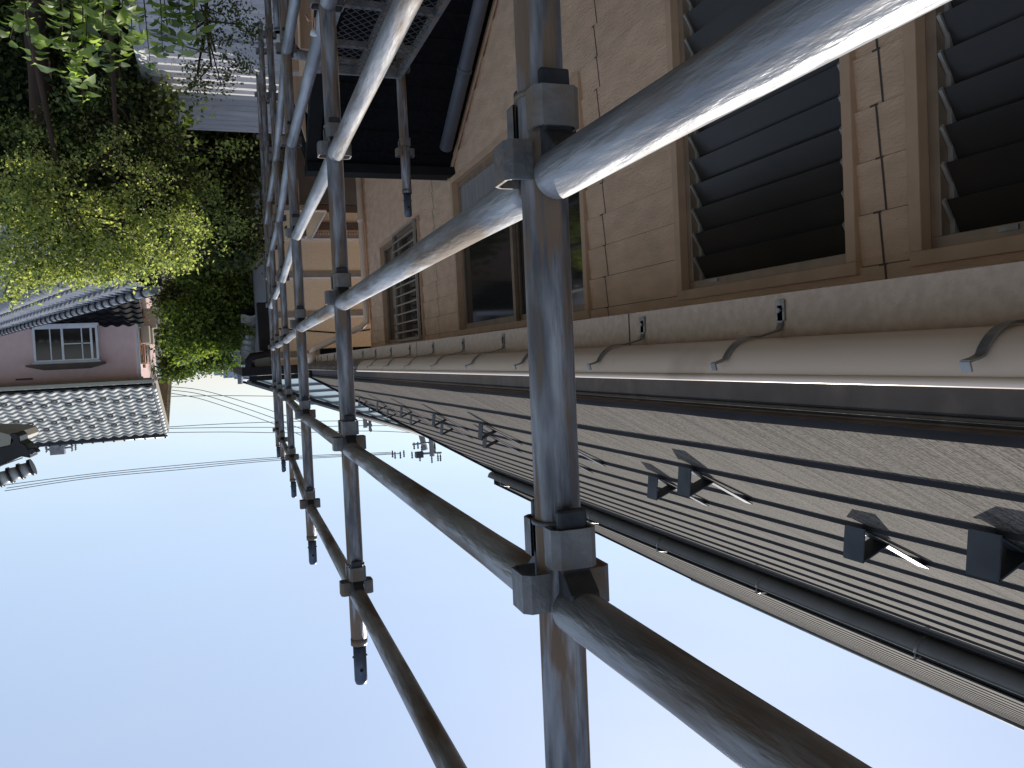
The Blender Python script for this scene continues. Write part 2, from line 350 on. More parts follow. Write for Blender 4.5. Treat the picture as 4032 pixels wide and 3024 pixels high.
for i in range(1, 12): gr.box((XW+.05, y0+.05, z0+.03+i*(z1-z0-.08)/12-.008), (XW+.065, yd-.07, z0+.03+i*(z1-z0-.08)/12+.008), c=OFF)
gr.box((XW+.05, (y0+yd)/2+.25, z0+.05), (XW+.062, (y0+yd)/2+.262, z1-.07), c=OFF)
gr.build('grille', alu_m, fg)

# --- eave gutter
def half_pipe(mb, cx, cz, r, ya, yb, ny=2, t=.003, a0=math.pi, a1=2*math.pi, n=14):
    for rad, fl in ((r, False), (r-t, True)):
        G = [[V(cx+rad*math.cos(a0+(a1-a0)*i/n), ya+(yb-ya)*j/(ny-1), cz+rad*math.sin(a0+(a1-a0)*i/n)) for i in range(n+1)] for j in range(ny)]
        mb.grid(G, True, fl)
GX, GZ, GR = -1.192, .078, .083
gt = MB(); half_pipe(gt, GX, GZ, GR, YN, 6.9); gt.path([V(GX+GR, YN, GZ+.004), V(GX+GR, 6.9, GZ+.004)], .009, 8)
gut = gt.build('gutter', gutter_m, house)
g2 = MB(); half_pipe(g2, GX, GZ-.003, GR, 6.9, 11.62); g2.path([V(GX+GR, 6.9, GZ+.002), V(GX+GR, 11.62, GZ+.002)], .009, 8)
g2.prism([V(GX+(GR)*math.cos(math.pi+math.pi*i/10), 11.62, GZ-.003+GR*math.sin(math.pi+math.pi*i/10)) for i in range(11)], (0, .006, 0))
s2 = g2.build('gutter', gutter_dark, house); tag(s2, 'dark far length of the gutter')
def bracket(y, par):
    pts = []; r = GR+.006
    for i in range(13):
        a = 2*math.pi-.02-i*(math.pi*.5+.15)/12; pts.append((GX+r*math.cos(a), GZ+r*math.sin(a)))
    pts = [(GX+r+.020, GZ-.014), (GX+r+.024, GZ-.030), (GX+r+.004, GZ-.034)]+pts[3:]
    pts += [(GX-.05, GZ-r-.006), (XF+.012, GZ-r-.012), (XF+.004, GZ-r-.03), (XF+.004, GZ-r-.072)]
    mb = MB(); w = .009
    for i in range(len(pts)-1):
        (xa, za), (xb, zb) = pts[i], pts[i+1]; d = _n(np.array([xb-xa, 0, zb-za])); nn = np.array([-d[2], 0, d[0]])*.002
        a, b = V(xa, y-w, za), V(xb, y-w, zb); mb.prism([a-nn, b-nn, b+nn, a+nn], (0, 2*w, 0))
    mb.box((XF+.001, y-.016, GZ-r-.085), (XF+.006, y+.016, GZ-r-.035), c=OFF)
    mb.path([V(XF+.004, y, GZ-r-.06), V(XF+.013, y, GZ-r-.06)], .007, 6)
    return mb.build('bracket', steel_m, par)
for i in range(17):
    y = .9+i*.665
    bracket(y, gut if y < 6.9 else s2)
dp = MB(); pc = (XW+.075, 11.2)
dp.path([V(GX, 11.3, .0), V(GX, 11.3, -.14)], .062, 14)
dp.path([V(GX, 11.3, -.13), V(GX-.05, 11.3, -.2), V(XW+.16, 11.24, -.47), V(pc[0], pc[1], -.55), V(pc[0], pc[1], -.68), V(pc[0], pc[1], -3.4)], .043, 14)
for z in (-1.05, -1.95): dp.path([V(pc[0], pc[1], z), V(pc[0], pc[1], z-.05)], .049, 14)
dp.build('downpipe', gutter_m, house)
# --- flashing at the eave
fl = MB()
prof = [(XF-.02, .120), (XF+.004, .118), (XF+.012, .150), (XF+.02, .166), (XF+.012, .176), (-1.235, .182), (-1.3, .19)]
for (xa, za), (xb, zb) in zip(prof[:-1], prof[1:]):
    fl.add([V(xa, YN, za), V(xa, YE, za), V(xb, YE, zb), V(xb, YN, zb)], [(0, 3, 2, 1)])
fl.path([V(XF+.02, YN, .162), V(XF+.02, YE, .162)], .005, 6); fl.path([V(XF+.016, YN, .176), V(XF+.016, YE, .176)], .004, 6)
for y in (-.5, 1.3, 3.1, 4.9, 6.7, 8.5, 10.3): fl.box((XF+.002, y, .118), (XF+.016, y+.008, .158), c=OFF)
fl.build('eave_flashing', flash_m, house)
# --- slates
def slates(name, x0, z0, s, run, n, ya, yb, parent, step=.45, T=.016):
    mb = MB(); bm_ = MB(); ys = [ya]
    while ys[-1] < yb-.01: ys.append(min(yb, ys[-1]+step*random.uniform(.85, 1.15)))
    jit = [random.uniform(-.004, .004) for _ in ys]
    for k in range(n):
        xa, xb = x0-k*run, x0-(k+1)*run-.01; j = [random.uniform(-.004, .004) for _ in ys]
        za, zb = z0+k*run*s, z0+(k+1)*run*s+.006
        top = [[V(xa-jj, y, za+T+jj*.8) for y, jj in zip(ys, j)], [V(xb, y, zb) for y in ys]]
        mb.grid(top)
        bm_.grid([[V(xa-jj+.0005, y, za-.004) for y, jj in zip(ys, j)], [V(xa-jj+.0005, y, za+T+jj*.8) for y, jj in zip(ys, j)]])
        for y in ys[1:-1]:
            if random.random() < .35:
                o_ = random.uniform(0, .1); d = T+.0015
                mb2 = bm_; mb2.add([V(xa, y+o_, za+d), V(xa, y+o_+.003, za+d), V(xb+.02, y+o_+.003, zb+.0015-.02*s), V(xb+.02, y+o_, zb+.0015-.02*s)], [(0, 1, 2, 3)])
    o = mb.build(name, slate_m, parent)
    bm_.build('slate_butt_edges', butt_m, o)
    return o
S1, RUN = .603, .248
rf = slates('roof', -1.25, .1875, S1, RUN, 13, YN, YE, house)
rb = MB()                                     # far rake trim of the lower roof
rb.prism([V(-1.22, YE, .10), V(-4.6, YE, .10+3.38*S1), V(-4.6, YE, .22+3.38*S1), V(-1.22, YE, .215)], (0, .05, 0))
rb.build('rake_trim', black_m, rf)
MB().prism([V(-1.25, YN, .15), V(-4.6, YN, .15+3.35*S1), V(-4.6, YN, .05+3.35*S1), V(-1.25, YN, .08)], (0, YE-YN-.01, 0)).build('roof_deck', flash_m, rf)
S2, X2, Z2 = .583, -4.15, 2.12
uf = slates('upper_roof', X2, Z2, S2, .306, 12, YN-2, 12.25, house, .6, .007)
ub = MB(); ub.prism([V(X2+.03, 12.25, Z2-.1), V(-7.9, 12.25, Z2-.1+3.78*S2), V(-7.9, 12.25, Z2+.02+3.78*S2), V(X2+.03, 12.25, Z2+.03)], (0, .05, 0))
ub.prism([V(X2, YN-2, Z2-.02), V(-7.85, YN-2, Z2-.02+3.7*S2), V(-7.85, YN-2, Z2-.14+3.7*S2), V(X2, YN-2, Z2-.15)], (0, 12.2-YN+2, 0))
ub.build('rake_trim', black_m, uf)
MB().path([V(-7.85, YN-2, 4.28), V(-7.85, 12.3, 4.28)], .045, 8).build('ridge_cap', flash_m, uf)
MB().box((X2-.06, YN-2, 1.7), (X2-.02, 12.2, Z2), c=OFF).build('upper_fascia', flash_m, house)
dg = MB(); half_pipe(dg, X2+.115, 1.985, .082, YN-2, 12.1); dg.path([V(X2+.195, YN-2, 1.985), V(X2+.195, 12.1, 1.985)], .007, 8)
dgo = dg.build('upper_gutter', dgut_m, house)
for i in range(8):
    y = .6+i*1.55; r = .083; mb = MB()
    pts = [V(X2+.12+r*math.cos(2*math.pi-j*math.pi/10), y, 1.99+r*math.sin(2*math.pi-j*math.pi/10)) for j in range(9)]
    mb.path(pts, .012, 6); mb.path([V(X2+.12+r, y, 1.99), V(X2+.12+r+.01, y, 2.03), V(X2-.02, y+.14, 2.10)], .006, 5); mb.build('bracket', steel_m, dgo)
# --- snow guards
U = _n(np.array([-1, 0, S1])); Nn = _n(np.array([S1, 0, 1]))
def snow_guard(k, y):
    x = -1.25-k*RUN; O = V(x, y, .1875+k*RUN*S1+.019); w = np.array([0, .044, 0]); mb = MB()
    def strip(a, b, t=.0025, hw=w):
        d = _n(b-a); nn = np.cross(d, [0, 1, 0])*t; mb.prism([a-hw-nn, b-hw-nn, b-hw+nn, a-hw+nn], 2*hw)
    a = O+U*.30+Nn*.004; b = O-U*.045+Nn*.006; c = O-U*.0+Nn*.105; d = O+U*.075+Nn*.006
    strip(a, b, hw=w*.55); strip(b, c); strip(c, d)
    mb.prism([c-w-Nn*.002, c-w+U*.002, c-w+U*.002+Nn*.003], 2*w)
    return mb.build('snow_guard', guard_m, rf)
sg0 = None
for n in range(8):
    for k, y in ((2, 1.38+1.31*n), (3, 2.06+1.31*n)):
        if y < 11.7: snow_guard(k, y)
snow_guard(2, .72)

# --- dark lower roof that butts against the wall
lr = MB(); SY, SZ = 6.85, -1.64; sl = .695
for k in range(12):
    ya, yb = SY-k*.18, SY-(k+1)*.18; za, zb = SZ-k*.18*sl, SZ-(k+1)*.18*sl
    lr.add([V(-.785, ya, za), V(XW+.02, ya, za), V(XW+.02, yb, zb+.014), V(-.785, yb, zb+.014)], [(0, 1, 2, 3)])
    lr.add([V(-.785, yb, zb+.014), V(XW+.02, yb, zb+.014), V(XW+.02, yb, zb), V(-.785, yb, zb)], [(0, 1, 2, 3)])
lr.prism([V(-.785, SY, SZ-.02), V(-.785, SY-2.15, SZ-.02-2.15*sl), V(-.785, SY-2.15, SZ-.2-2.15*sl), V(-.785, SY, SZ-.2), V(-.785, SY+1.2, SZ-.2-1.2*sl), V(-.785, SY+1.2, SZ-.02-1.2*sl)], (-.03, 0, 0))
lr.add([V(-.785, SY, SZ), V(XW, SY, SZ), V(XW, SY+1.2, SZ-1.2*sl), V(-.785, SY+1.2, SZ-1.2*sl)], [(0, 3, 2, 1)])
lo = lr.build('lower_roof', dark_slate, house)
MB().box((XW, SY-.10, SZ-.03), (-.77, SY+.10, SZ+.045), c=OFF).build('ridge_cap', black_m, lo)
MB().prism([V(-.77, SY+.02, SZ+.03), V(-.77, SY-2.1, SZ+.03-2.1*sl), V(-.77, SY-2.1, SZ-.1-2.1*sl), V(-.77, SY+.02, SZ-.1)], (-.10, 0, 0)).build('verge_cap', black_m, lo)
wf = MB(); d1 = _n(np.array([0, 1, sl]))
wf.path([V(XW+.13, SY-.28, SZ-.28*sl+.05), V(XW+.13, SY-1.2, SZ-1.2*sl+.05), V(XW+.13, SY-2.2, SZ-2.2*sl+.05)], .055, 12)
wf.path([V(XW+.13, SY-.9, SZ-.9*sl+.05), V(XW+.13, SY-.93, SZ-.93*sl+.05)], .06, 12)
wf.build('wall_flashing', mat('blue grey flashing', (.13, .135, .15), (.10, .105, .12), .5, 0), lo)
MB().prism([V(XW+.016, SY+.04, SZ+.06), V(XW+.016, SY-2.2, SZ+.10-2.2*sl), V(XW+.016, SY-2.2, SZ+.06-2.2*sl), V(XW+.016, SY+.04, SZ+.02)], (.02, 0, 0)).build('joint_sealant', trim_m, lo)
MB().prism([V(-.88, SY-2.1, -6), V(-.88, SY+1.2, -6), V(-.88, SY+1.2, SZ-.22-1.2*sl), V(-.88, SY, SZ-.22), V(-.88, SY-2.1, SZ-.22-2.1*sl)], (-.1, 0, 0)).build('gable_wall', siding_m, lo)

# ================================================================ SCAFFOLD
POSTS = [(-.349, .82), (-.378, 2.60), (-.402, 4.27), (-.492, 6.5), (-.53, 8.1), (-.567, 9.4)]
LEV = [.76, .285, -.19, -.665, -1.14, -1.615]
RT = .0262
def pocket(mb, dirv, z):
    d = np.array([dirv[0], dirv[1], 0.]); s = np.array([-d[1], d[0], 0.]); a, b, hw, h, t = RT-.004, RT+.026, .026, .0215, .0035
    c = lambda u, w, zz: d*u+s*w+np.array([0, 0, zz])
    out = [(a, -hw), (b-.008, -hw), (b, -hw+.008), (b, hw-.008), (b-.008, hw), (a, hw)]
    inn = [(a, -hw+t), (b-.009-t*.3, -hw+t), (b-t, -hw+.009), (b-t, hw-.009), (b-.009-t*.3, hw-t), (a, hw-t)]
    n = 6; vs = [c(u, w, z-h) for u, w in out]+[c(u, w, z-h) for u, w in inn]+[c(u, w, z+h) for u, w in out]+[c(u, w, z+h) for u, w in inn]
    fs = []
    for i in range(n-1):
        fs += [(i, i+1, 2*n+i+1, 2*n+i), (n+i+1, n+i, 3*n+i, 3*n+i+1), (i+1, i, n+i, n+i+1), (2*n+i, 2*n+i+1, 3*n+i+1, 3*n+i)]
    mb.add(vs, fs)
def make_post(name, label, top=1.065, bottom=-6.0, spig=True):
    ztop = top-.13 if spig else top
    t = empty(name, label, 'scaffold post', V(0, 0, bottom), 'upright scaffold posts')
    sh = MB(); zz = np.linspace(bottom, ztop, 24); sh.path([V(0, 0, z) for z in zz], RT, 28); sh.path([V(0, 0, ztop-.022), V(0, 0, ztop)], RT+.0012, 28)
    sh.build('tube', galv_post, t)
    for z in [l for l in (LEV+[-2.09, -2.565, -3.04, -3.515, -3.99, -4.465, -4.94, -5.415]) if l < ztop]:
        mb = MB()
        for d in ((0, 1), (0, -1)): pocket(mb, d, EYE+z-.070)
        for d in ((1, 0), (-1, 0)): pocket(mb, d, EYE+z-.018)
        mb.path([V(0, 0, z-.095), V(0, 0, z-.090)], RT+.004, 20)
        mb.build('coupling_pocket', pocket_m, t)
    if spig:
        sp = MB(); sp.path([V(0, 0, ztop), V(0, 0, top-.012), V(0, 0, top)], [RT-.005, RT-.005, RT-.009], 24)
        for z in (top-.09,): sp.path([V(-RT+.002, 0, z), V(RT-.002, 0, z)], .004, 8)
        so_ = sp.build('spigot', blue_m, t)
        MB().path([V(.0, -RT+.0035, top-.05), V(0, -RT-.0005+.005, top-.05)], .006, 8).build('pin_hole', black_m, so_)
    return t
def copy_tree(o, parent=None, loc=None):
    c = o.copy(); COL.objects.link(c); c.parent = parent
    if loc is not None: c.location = loc
    for ch in o.children: copy_tree(ch, c)
    return c
ORD = ['nearest', 'second nearest', 'third', 'fourth', 'fifth', 'farthest']
post0 = make_post('scaffold_post', '', 1.065)
kids = {}
for i, (x, y) in enumerate(POSTS):
    p = post0 if i == 0 else copy_tree(post0)
    p.location = (x-.0075*6.3, y, 0); p.rotation_euler = (0, .0075, R((2, -1, 1.5, -3, 2, 1)[i]))
    p['label'] = ['largest and nearest worn scaffold post, running right across the picture', 'scaffold post in front of the downpipe, second nearest, with a long spigot against the sky',
                  'third scaffold post from the camera, dark and slim with its spigot end in the sky', 'fourth scaffold post from the camera, with a short blue spigot',
                  'fifth scaffold post from the camera, dark and thin', 'farthest thin scaffold post beside the black gutter elbow'][i]
# leaning fixes: every post is plumb to within a couple of millimetres, as the couplers show
def tube_between(a, b, label, lean=0, mt=galv, grp='horizontal scaffold rails'):
    a = np.array(a); b = np.array(b); d = _n(b-a); L = np.linalg.norm(b-a)
    t = empty('scaffold_rail', label, 'scaffold rail', a, grp); e = RT+.004
    P = [a+d*e, a+d*(e+.004), a+d*(e+.02)]+[a+d*(e+.02+(L-2*e-.04)*i/8) for i in range(1, 8)]+[b-d*(e+.02), b-d*(e+.004), b-d*e]
    MB().path(P, [.0205, .0262, .0262]+[.0245]*7+[.0262, .0262, .0205], 28).build('tube', mt, t)
    for q, s in ((a, 1), (b, -1)):
        w = MB(); sd_ = np.array([-d[1], d[0], 0])
        o = q+d*s*(RT+.012)
        for th in (.004,):
            pts = [o+d*s*-.006+[0, 0, -.016], o+d*s*.030+[0, 0, -.016], o+d*s*.030+[0, 0, -.026], o+d*s*.008+[0, 0, -.045], o+d*s*.005+[0, 0, -.112], o+d*s*-.006+[0, 0, -.112]]
            w.prism([p_-sd_*.017 for p_ in pts], sd_*.034)
        w.build('wedge', wedge_m, t, .003)
    return t
names = {.76: 'line closest to the open sky', .285: 'second line in from the sky', -.19: 'sunlit line crossing the windows', -.665: 'line beside the dark lower roof', -1.14: 'line just over the mesh deck', -1.615: 'line level with the mesh deck'}
P_ext = [(-.335, -1.0)]+POSTS
LEAN = .0075                                # the whole row leans a little away from the wall towards its top
for L in LEV:
    for i in range(6):
        a, b = P_ext[i], P_ext[i+1]
        if i == 0 and L < -.3: continue
        seg = ['nearest', 'second', 'third', 'fourth', 'fifth', 'farthest'][i]
        tube_between(V(a[0]+LEAN*(L-.3), a[1], L), V(b[0]+LEAN*(L-.3), b[1], L), '%s grey scaffold rail of the %s' % (seg, names[L]), mt=galv if (L > -.3 or i < 2) else galv_clean)
# inner post
pin = make_post('scaffold_post', 'short inner scaffold post near the siding, spigot end beside the grilled window', -.80)
for ch in list(pin.children):
    if ch.name.startswith('coupling_pocket') and max(v.co.z for v in ch.data.vertices) > EYE-.95: bpy.data.objects.remove(ch)
pin.location = (-1.045, 4.40, 0)
pin2 = make_post('scaffold_post', 'dark inner scaffold post end hanging beside the timber boards', -2.25, spig=False)
pin2.location = (-.50, 5.6, 0); 
# transoms
for (a, b, lb) in (((-.402, 4.27), (-1.045, 4.40), 'short cross rail under the far end of the mesh deck'),):
    tube_between(V(a[0]-.0144, a[1], -1.615), V(b[0], b[1], -1.615), lb, grp='cross rails')
# expanded metal deck
dk = empty('scaffold_deck', 'steel scaffold deck of diamond expanded mesh laid beside the dark lower roof', 'scaffold deck', V(-.8, 3.4, -1.56))
xa, xb, ya, yb, zd = -1.03, -.57, 2.62, 4.33, -1.545
fm = MB()
fm.box((xa, ya, zd-.045), (xa+.022, yb, zd+.004), c=OFF).box((xb-.022, ya, zd-.045), (xb, yb, zd+.004), c=OFF)
fm.box((xa+.022, yb-.022, zd-.04), (xb-.022, yb, zd+.002), c=OFF).box((xa+.022, ya, zd-.04), (xb-.022, ya+.022, zd+.002), c=OFF)
for yy in (3.05, 3.5, 3.95): fm.box((xa+.022, yy, zd-.035), (xb-.022, yy+.03, zd-.006), c=OFF)
fm.box(((xa+xb)/2-.02, ya+.022, zd-.036), ((xa+xb)/2+.02, yb-.022, zd-.007), c=OFF)
fm.build('frame', pocket_m, dk)
em = MB(); dx, dy, wd = .0235, .031, .0026
nx = int((xb-xa-.044)/dx); ny = int((yb-ya-.044)/dy)
for i in range(nx):
    for j in range(ny):
        cx_, cy_ = xa+.022+i*dx, ya+.022+j*dy
        A, B = (cx_, cy_), (cx_+dx, cy_+dy)
        if (i+j) % 2: A, B = (cx_+dx, cy_), (cx_, cy_+dy)
        d = _n(np.array([B[0]-A[0], B[1]-A[1], 0])); n_ = np.array([-d[1], d[0], 0])*wd
        a, b = V(A[0], A[1], zd), V(B[0], B[1], zd)
        em.add([a-n_, b-n_, b+n_, a+n_], [(0, 1, 2, 3)])
em.build('expanded_mesh', mesh_m, dk)
for x_ in (xa+.05, xb-.09):
    for y_, s in ((yb, 1), (ya, -1)):
        MB().box((x_, min(y_, y_+s*.05), zd-.05), (x_+.03, max(y_, y_+s*.05), zd-.02), c=OFF).build('hook', galv_clean, dk)
# string and white tag on the second post
tg = empty('string_tag', 'white plastic tag hanging on orange string from the second scaffold post', 'tag', V(-.36, 2.6, -1.2))
c0 = atY(1240, 70, 2.55); c1 = atY(1240, 112, 2.55); MB().path([atY(1205, 60, 2.55), atY(1215, 84, 2.54), c0, c1, atY(1238, 125, 2.55)], .0035, 6).build('string', rope_m, tg)
wt = MB(); a = atY(1234, 112, 2.55); b = atY(1235, 139, 2.55); wt.path([a, (a+b)/2, b], [.004, .009, .011], 10); wt.build('white_tag', tag_m, tg)
# timber boards
for i, (u0, u1, vb, lb) in enumerate(((1098, 1178, 278, 'pale timber board standing upright, broad face towards the mesh deck'), (1184, 1232, 190, 'narrow pale timber board next to the string tag'), (1150, 1206, 556, 'pale timber board with a pointed end beside the dark lower roof'))):
    Yt = 5.2+.1*i; m = MB(); a = atY(u0-20, -400, Yt); b = atY(u1-25, -400, Yt); c = atY(u1, vb, Yt); d = atY(u0+30 if i == 2 else u0+40*(i == 0), vb, Yt)
    if i == 2: m.prism([atY(1140, 300, Yt), atY(1196, 300, Yt), atY(1206, 556, Yt), atY(1165, 420, Yt)], (0, .03, 0))
    else: m.prism([a, b, c, d], (0, .03, 0))
    own(m, 'timber_board', wood_m, lb, 'timber board', c, 'timber boards')

# ================================================================ NEIGHBOUR HOUSE BEYOND
nb = empty('neighbour_house', 'cream house with black gutters and a pale blue hipped metal roof beyond the far gable', 'house', V(-2, 14, -6))
YF = 14.0; nw = MB()
nw.prism([V(-.82, YF, -6), V(-9, YF, -6), V(-9, YF, .1), V(-.82, YF, .1)], (0, 9, 0)); nw.build('wall', cream_m, nb)
MB().box((-.815, YF+.03, -6), (-.79, YF+9, .05), c=OFF).build('side_wall', grey_wall, nb)
for z in (-2.135, -1.467, -.785, -.102):
    m = MB(); m.box((-9, YF-.045, z-.012), (-.80, YF-.001, z+.022), c=OFF); o = m.build('drip_strip', white_m, nb)
    MB().box((-9, YF-.03, z-.12), (-.80, YF-.002, z-.013), c=OFF).build('grey_band', mat('grey band %d' % int(-z*100), (.25, .23, .2), (.2, .19, .17), .8), nb)
MB().box((-9, YF-.12, -4.2), (-.85, YF-.002, -2.72), c=OFF).build('dark_wall_panel', mat('taupe panel', (.12, .115, .11), (.10, .095, .09), .7), nb)  # dark panel across the lower front wall
m = MB(); m.box((-9, YF-.06, -2.42), (-1.7, YF-.003, -2.30), c=OFF); m.box((-9, YF-.1, -2.71), (-1.62, YF-.003, -2.6), c=OFF); m.build('dark_band', trim_dark, nb)
lat = MB()
for i in range(60):
    x = -4.2+i*.045
    for zz in (-2.27, -2.235): lat.box((x, YF-.05, zz), (x+.026, YF-.004, zz+.02), c=OFF)
lat.build('perforated_frieze', trim_m, nb)
cw = MB(); cw.path([V(-.9, YF-.02, -.62), V(-2, YF-.03, -.50), V(-3.2, YF-.02, -.60)], .012, 6); cw.build('cable', black_m, nb)
# black gutter and eave
m = MB(); m.box((-9, 13.25, .012), (-.31, 13.42, .155), c=OFF); m.box((-.42, 13.42, .012), (-.31, 23, .155), c=OFF); m.build('gutter', black_m, nb, .01)
m = MB(); m.box((-9, 13.43, .03), (-.43, 23, .07), c=OFF); m.build('soffit', tan_m, nb)
m = MB(); m.box((-9, 13.35, .16), (-.42, 13.5, .24), c=OFF); m.build('eave_board', black_m, nb)
m = MB(); m.path([V(-.42, 13.3, .02), V(-.42, 13.3, -.10), V(-.46, 13.3, -.15), V(-.78, 13.4, -.20), V(-.84, 13.6, -.24)], .055, 12); m.build('downpipe', black_m, nb)
m = MB(); m.box((-.80, 13.72, -1.05), (-.62, 13.98, -.25), c=OFF); m.build('vent_box', black_m, nb, .01)
s = .392; E1 = V(-.42, 13.4, .22); H1 = V(-5.42, 18.4, .22+5*s)
m = MB(); m.add([E1, V(-9, 13.4, .22), V(-9, 18.4, .22+5*s), H1], [(0, 3, 2, 1)]); m.add([E1, H1, V(-5.42, 23, .22+5*s), V(-.42, 23, .22)], [(0, 1, 2, 3)]); ro = m.build('roof', teal_roof, nb)
m = MB()
for i in range(1, 15):
    d = i*.33; m.box((-9, 13.4+d-.01, .22+d*s), (-.42-d-.02, 13.4+d+.01, .22+d*s+.03), c=OFF)
m.build('standing_seam', grey_wall, ro)
m = MB(); q = np.array([0, 0, .03]); 
for o_, r_, mm in ((np.array([-.05, -.05, .0]), .03, black_m), (np.array([.09, .09, .0]), .02, black_m)):
    m.path([E1+q+o_, H1+q+o_], r_, 8)
m.build('hip_cap', black_m, ro)
MB().path([E1+q+[.02, .02, .0], H1+q+[.02, .02, .0]], .035, 8).build('hip_flashing', grey_wall, ro)
# corrugated canopy sheet in front of it
cs = MB(); A, B, C_, D = atY(1105, 828, 13.3), atY(1283, 832, 13.3), atY(1228, 936, 13.75), atY(1105, 940, 13.75)
n = 40; G = []
for i in range(2*n+1):
    t = i/(2*n); dz = np.array([0, -.012*(i % 2), .012*(i % 2)]); G.append([A+(D-A)*t+dz, B+(C_-B)*t+dz])
cs.grid(G)
cn = own(cs, 'canopy_sheet', mat('pale corrugated plastic', (.75, .7, .58), (.66, .62, .52), .5), 'small corrugated plastic canopy with a white edge on the cream house', 'canopy', A)
BASE[cn.name] = np.array(A)
MB().path([B+[0, -.02, 0], C_+[0, -.02, -.0]], .018, 6).build('edge_bar', white_m, cn)
MB().path([A+[-.0, -.02, 0], B+[0, -.02, 0]], .022, 6).build('edge_bar', white_m, cn)

# ================================================================ TILED SLOPES
def tile_slope(O, A, Bu, nc, nr, cw_=.265, rh=.235, lift=.045, amp=.035, hi=9):
    O = np.array(O, float); A = _n(np.array(A, float)); Bu = _n(np.array(Bu, float)); Nv = np.cross(A, Bu); Nv = Nv if Nv[2] > 0 else -Nv
    mb = MB(); prof = []
    for c in range(nc):
        for j in range(hi):
            t = j/hi; h_ = amp*(math.sin(math.pi*t/.68) if t < .68 else -.35*math.sin(math.pi*(t-.68)/.32)); prof.append(((c+t)*cw_, h_))
    prof.append((nc*cw_, 0))
    G = []
    for r in range(nr):
        G.append([O+A*x+Bu*(r*rh)+Nv*(h_+.0) for x, h_ in prof]); G.append([O+A*x+Bu*(r*rh+.001)+Nv*(h_+lift) for x, h_ in prof])
        G.append([O+A*x+Bu*((r+1)*rh-.001)+Nv*(h_+.001) for x, h_ in prof])
    mb.grid(G, False); return mb
# pink house
PY = 22.0
pk = empty('pink_house', 'pink rendered house with a white bay window and silver glazed tile roof', 'house', V(4, PY, -6))
m = MB(); m.prism([V(1.97, PY, -6), V(9, PY, -6), V(9, PY, .35), V(1.97, PY, .35)], (0, 6, 0))
m.prism([V(1.97, PY, .35), V(1.97, PY+6, .35), V(1.97, PY+3, 1.6)], (7, 0, 0)); m.build('wall', pink_m, pk)
EV = 21.35; EZ = .36; RS = .445
tm = tile_slope(V(1.63, EV, EZ), (1, 0, 0), (0, 1, RS), 28, 15); rt = tm.build('roof', tile_m, pk)
RY = EV+15*.235/math.sqrt(1+RS*RS); RZ = EZ+(RY-EV)*RS
m = MB(); m.prism([V(1.60, EV, EZ-.03), V(1.60, RY, RZ-.03), V(1.60, 2*RY-EV, EZ-.03), V(1.60, 2*RY-EV, EZ-.13), V(1.60, RY, RZ-.15), V(1.60, EV, EZ-.13)], (7.4, 0, 0)); m.build('roof_deck', tan_m, rt)
m = MB(); m.path([V(1.55, RY, RZ+.05), V(9, RY, RZ+.05)], .07, 12)
for i in range(28): m.path([V(1.6+i*.265, RY-.03, RZ+.10), V(1.6+i*.265+.02, RY-.03, RZ+.13)], .03, 6)
m.box((1.56, RY-.09, RZ-.06), (9, RY+.09, RZ+.03), c=OFF); m.build('ridge', tile_dark, rt)
m = MB()
for sgn in (1, -1):
    for k in range(15):
        yy = EV+k*(RY-EV)/15; y2 = EV+(k+1)*(RY-EV)/15; z_ = EZ+(yy-EV)*RS; z2 = EZ+(y2-EV)*RS
        if sgn < 0: yy, y2 = 2*RY-yy, 2*RY-y2
        m.path([V(1.58, yy, z_+.035), V(1.58, y2, z2+.02)], .055, 10)
m.build('verge_tile', tile_m, rt)
m = MB()
for k in range(1): m.prism([V(1.50, EV-.02, EZ-.12), V(1.50, RY, RZ-.12), V(1.50, 2*RY-EV, EZ-.12), V(1.50, 2*RY-EV, EZ-.2), V(1.50, RY, RZ-.22), V(1.50, EV-.02, EZ-.2)], (.05, 0, 0))
m.build('bargeboard', cream_frame, rt)
m = MB(); half_pipe(m, 5, EZ-.10, .07, 0, 1)
gm = MB(); gm.box((1.55, EV-.13, EZ-.17), (9, EV-.01, EZ-.07), c=OFF); gm.build('gutter', cream_frame, pk, .02)
gm = MB(); gm.box((1.62, EV, EZ-.08), (9, EV+.03, EZ-.0), c=OFF); gm.build('eave_board', tile_dark, pk)
m = MB(); m.box((1.63, EV+.02, EZ-.2), (9, PY, EZ-.16), c=OFF); m.build('soffit', tan_m, pk)
# snow stops on the roof
Bu = _n(np.array([0, 1, RS])); Nv = _n(np.array([0, -RS, 1])); cnt = 0
for row, off in ((2, 0), (3, 1), (7, 0), (8, 1), (10, 0)):
    for c in range(off, 24, 2):
        if (c+row) % 2 and row != 3 and row != 8: pass
        O = V(1.63+(c+.34)*.265, EV, EZ)+Bu*(row*.235+.03)+Nv*.06; m = MB()
        pts = [O+np.array([.075*math.cos(t), 0, 0])+Nv*(.012)+Bu*(.055*math.sin(t)) for t in np.linspace(0, 2*math.pi, 11)]
        m.path(pts, .012, 5); m.build('snow_stop', tile_dark, rt); cnt += 1
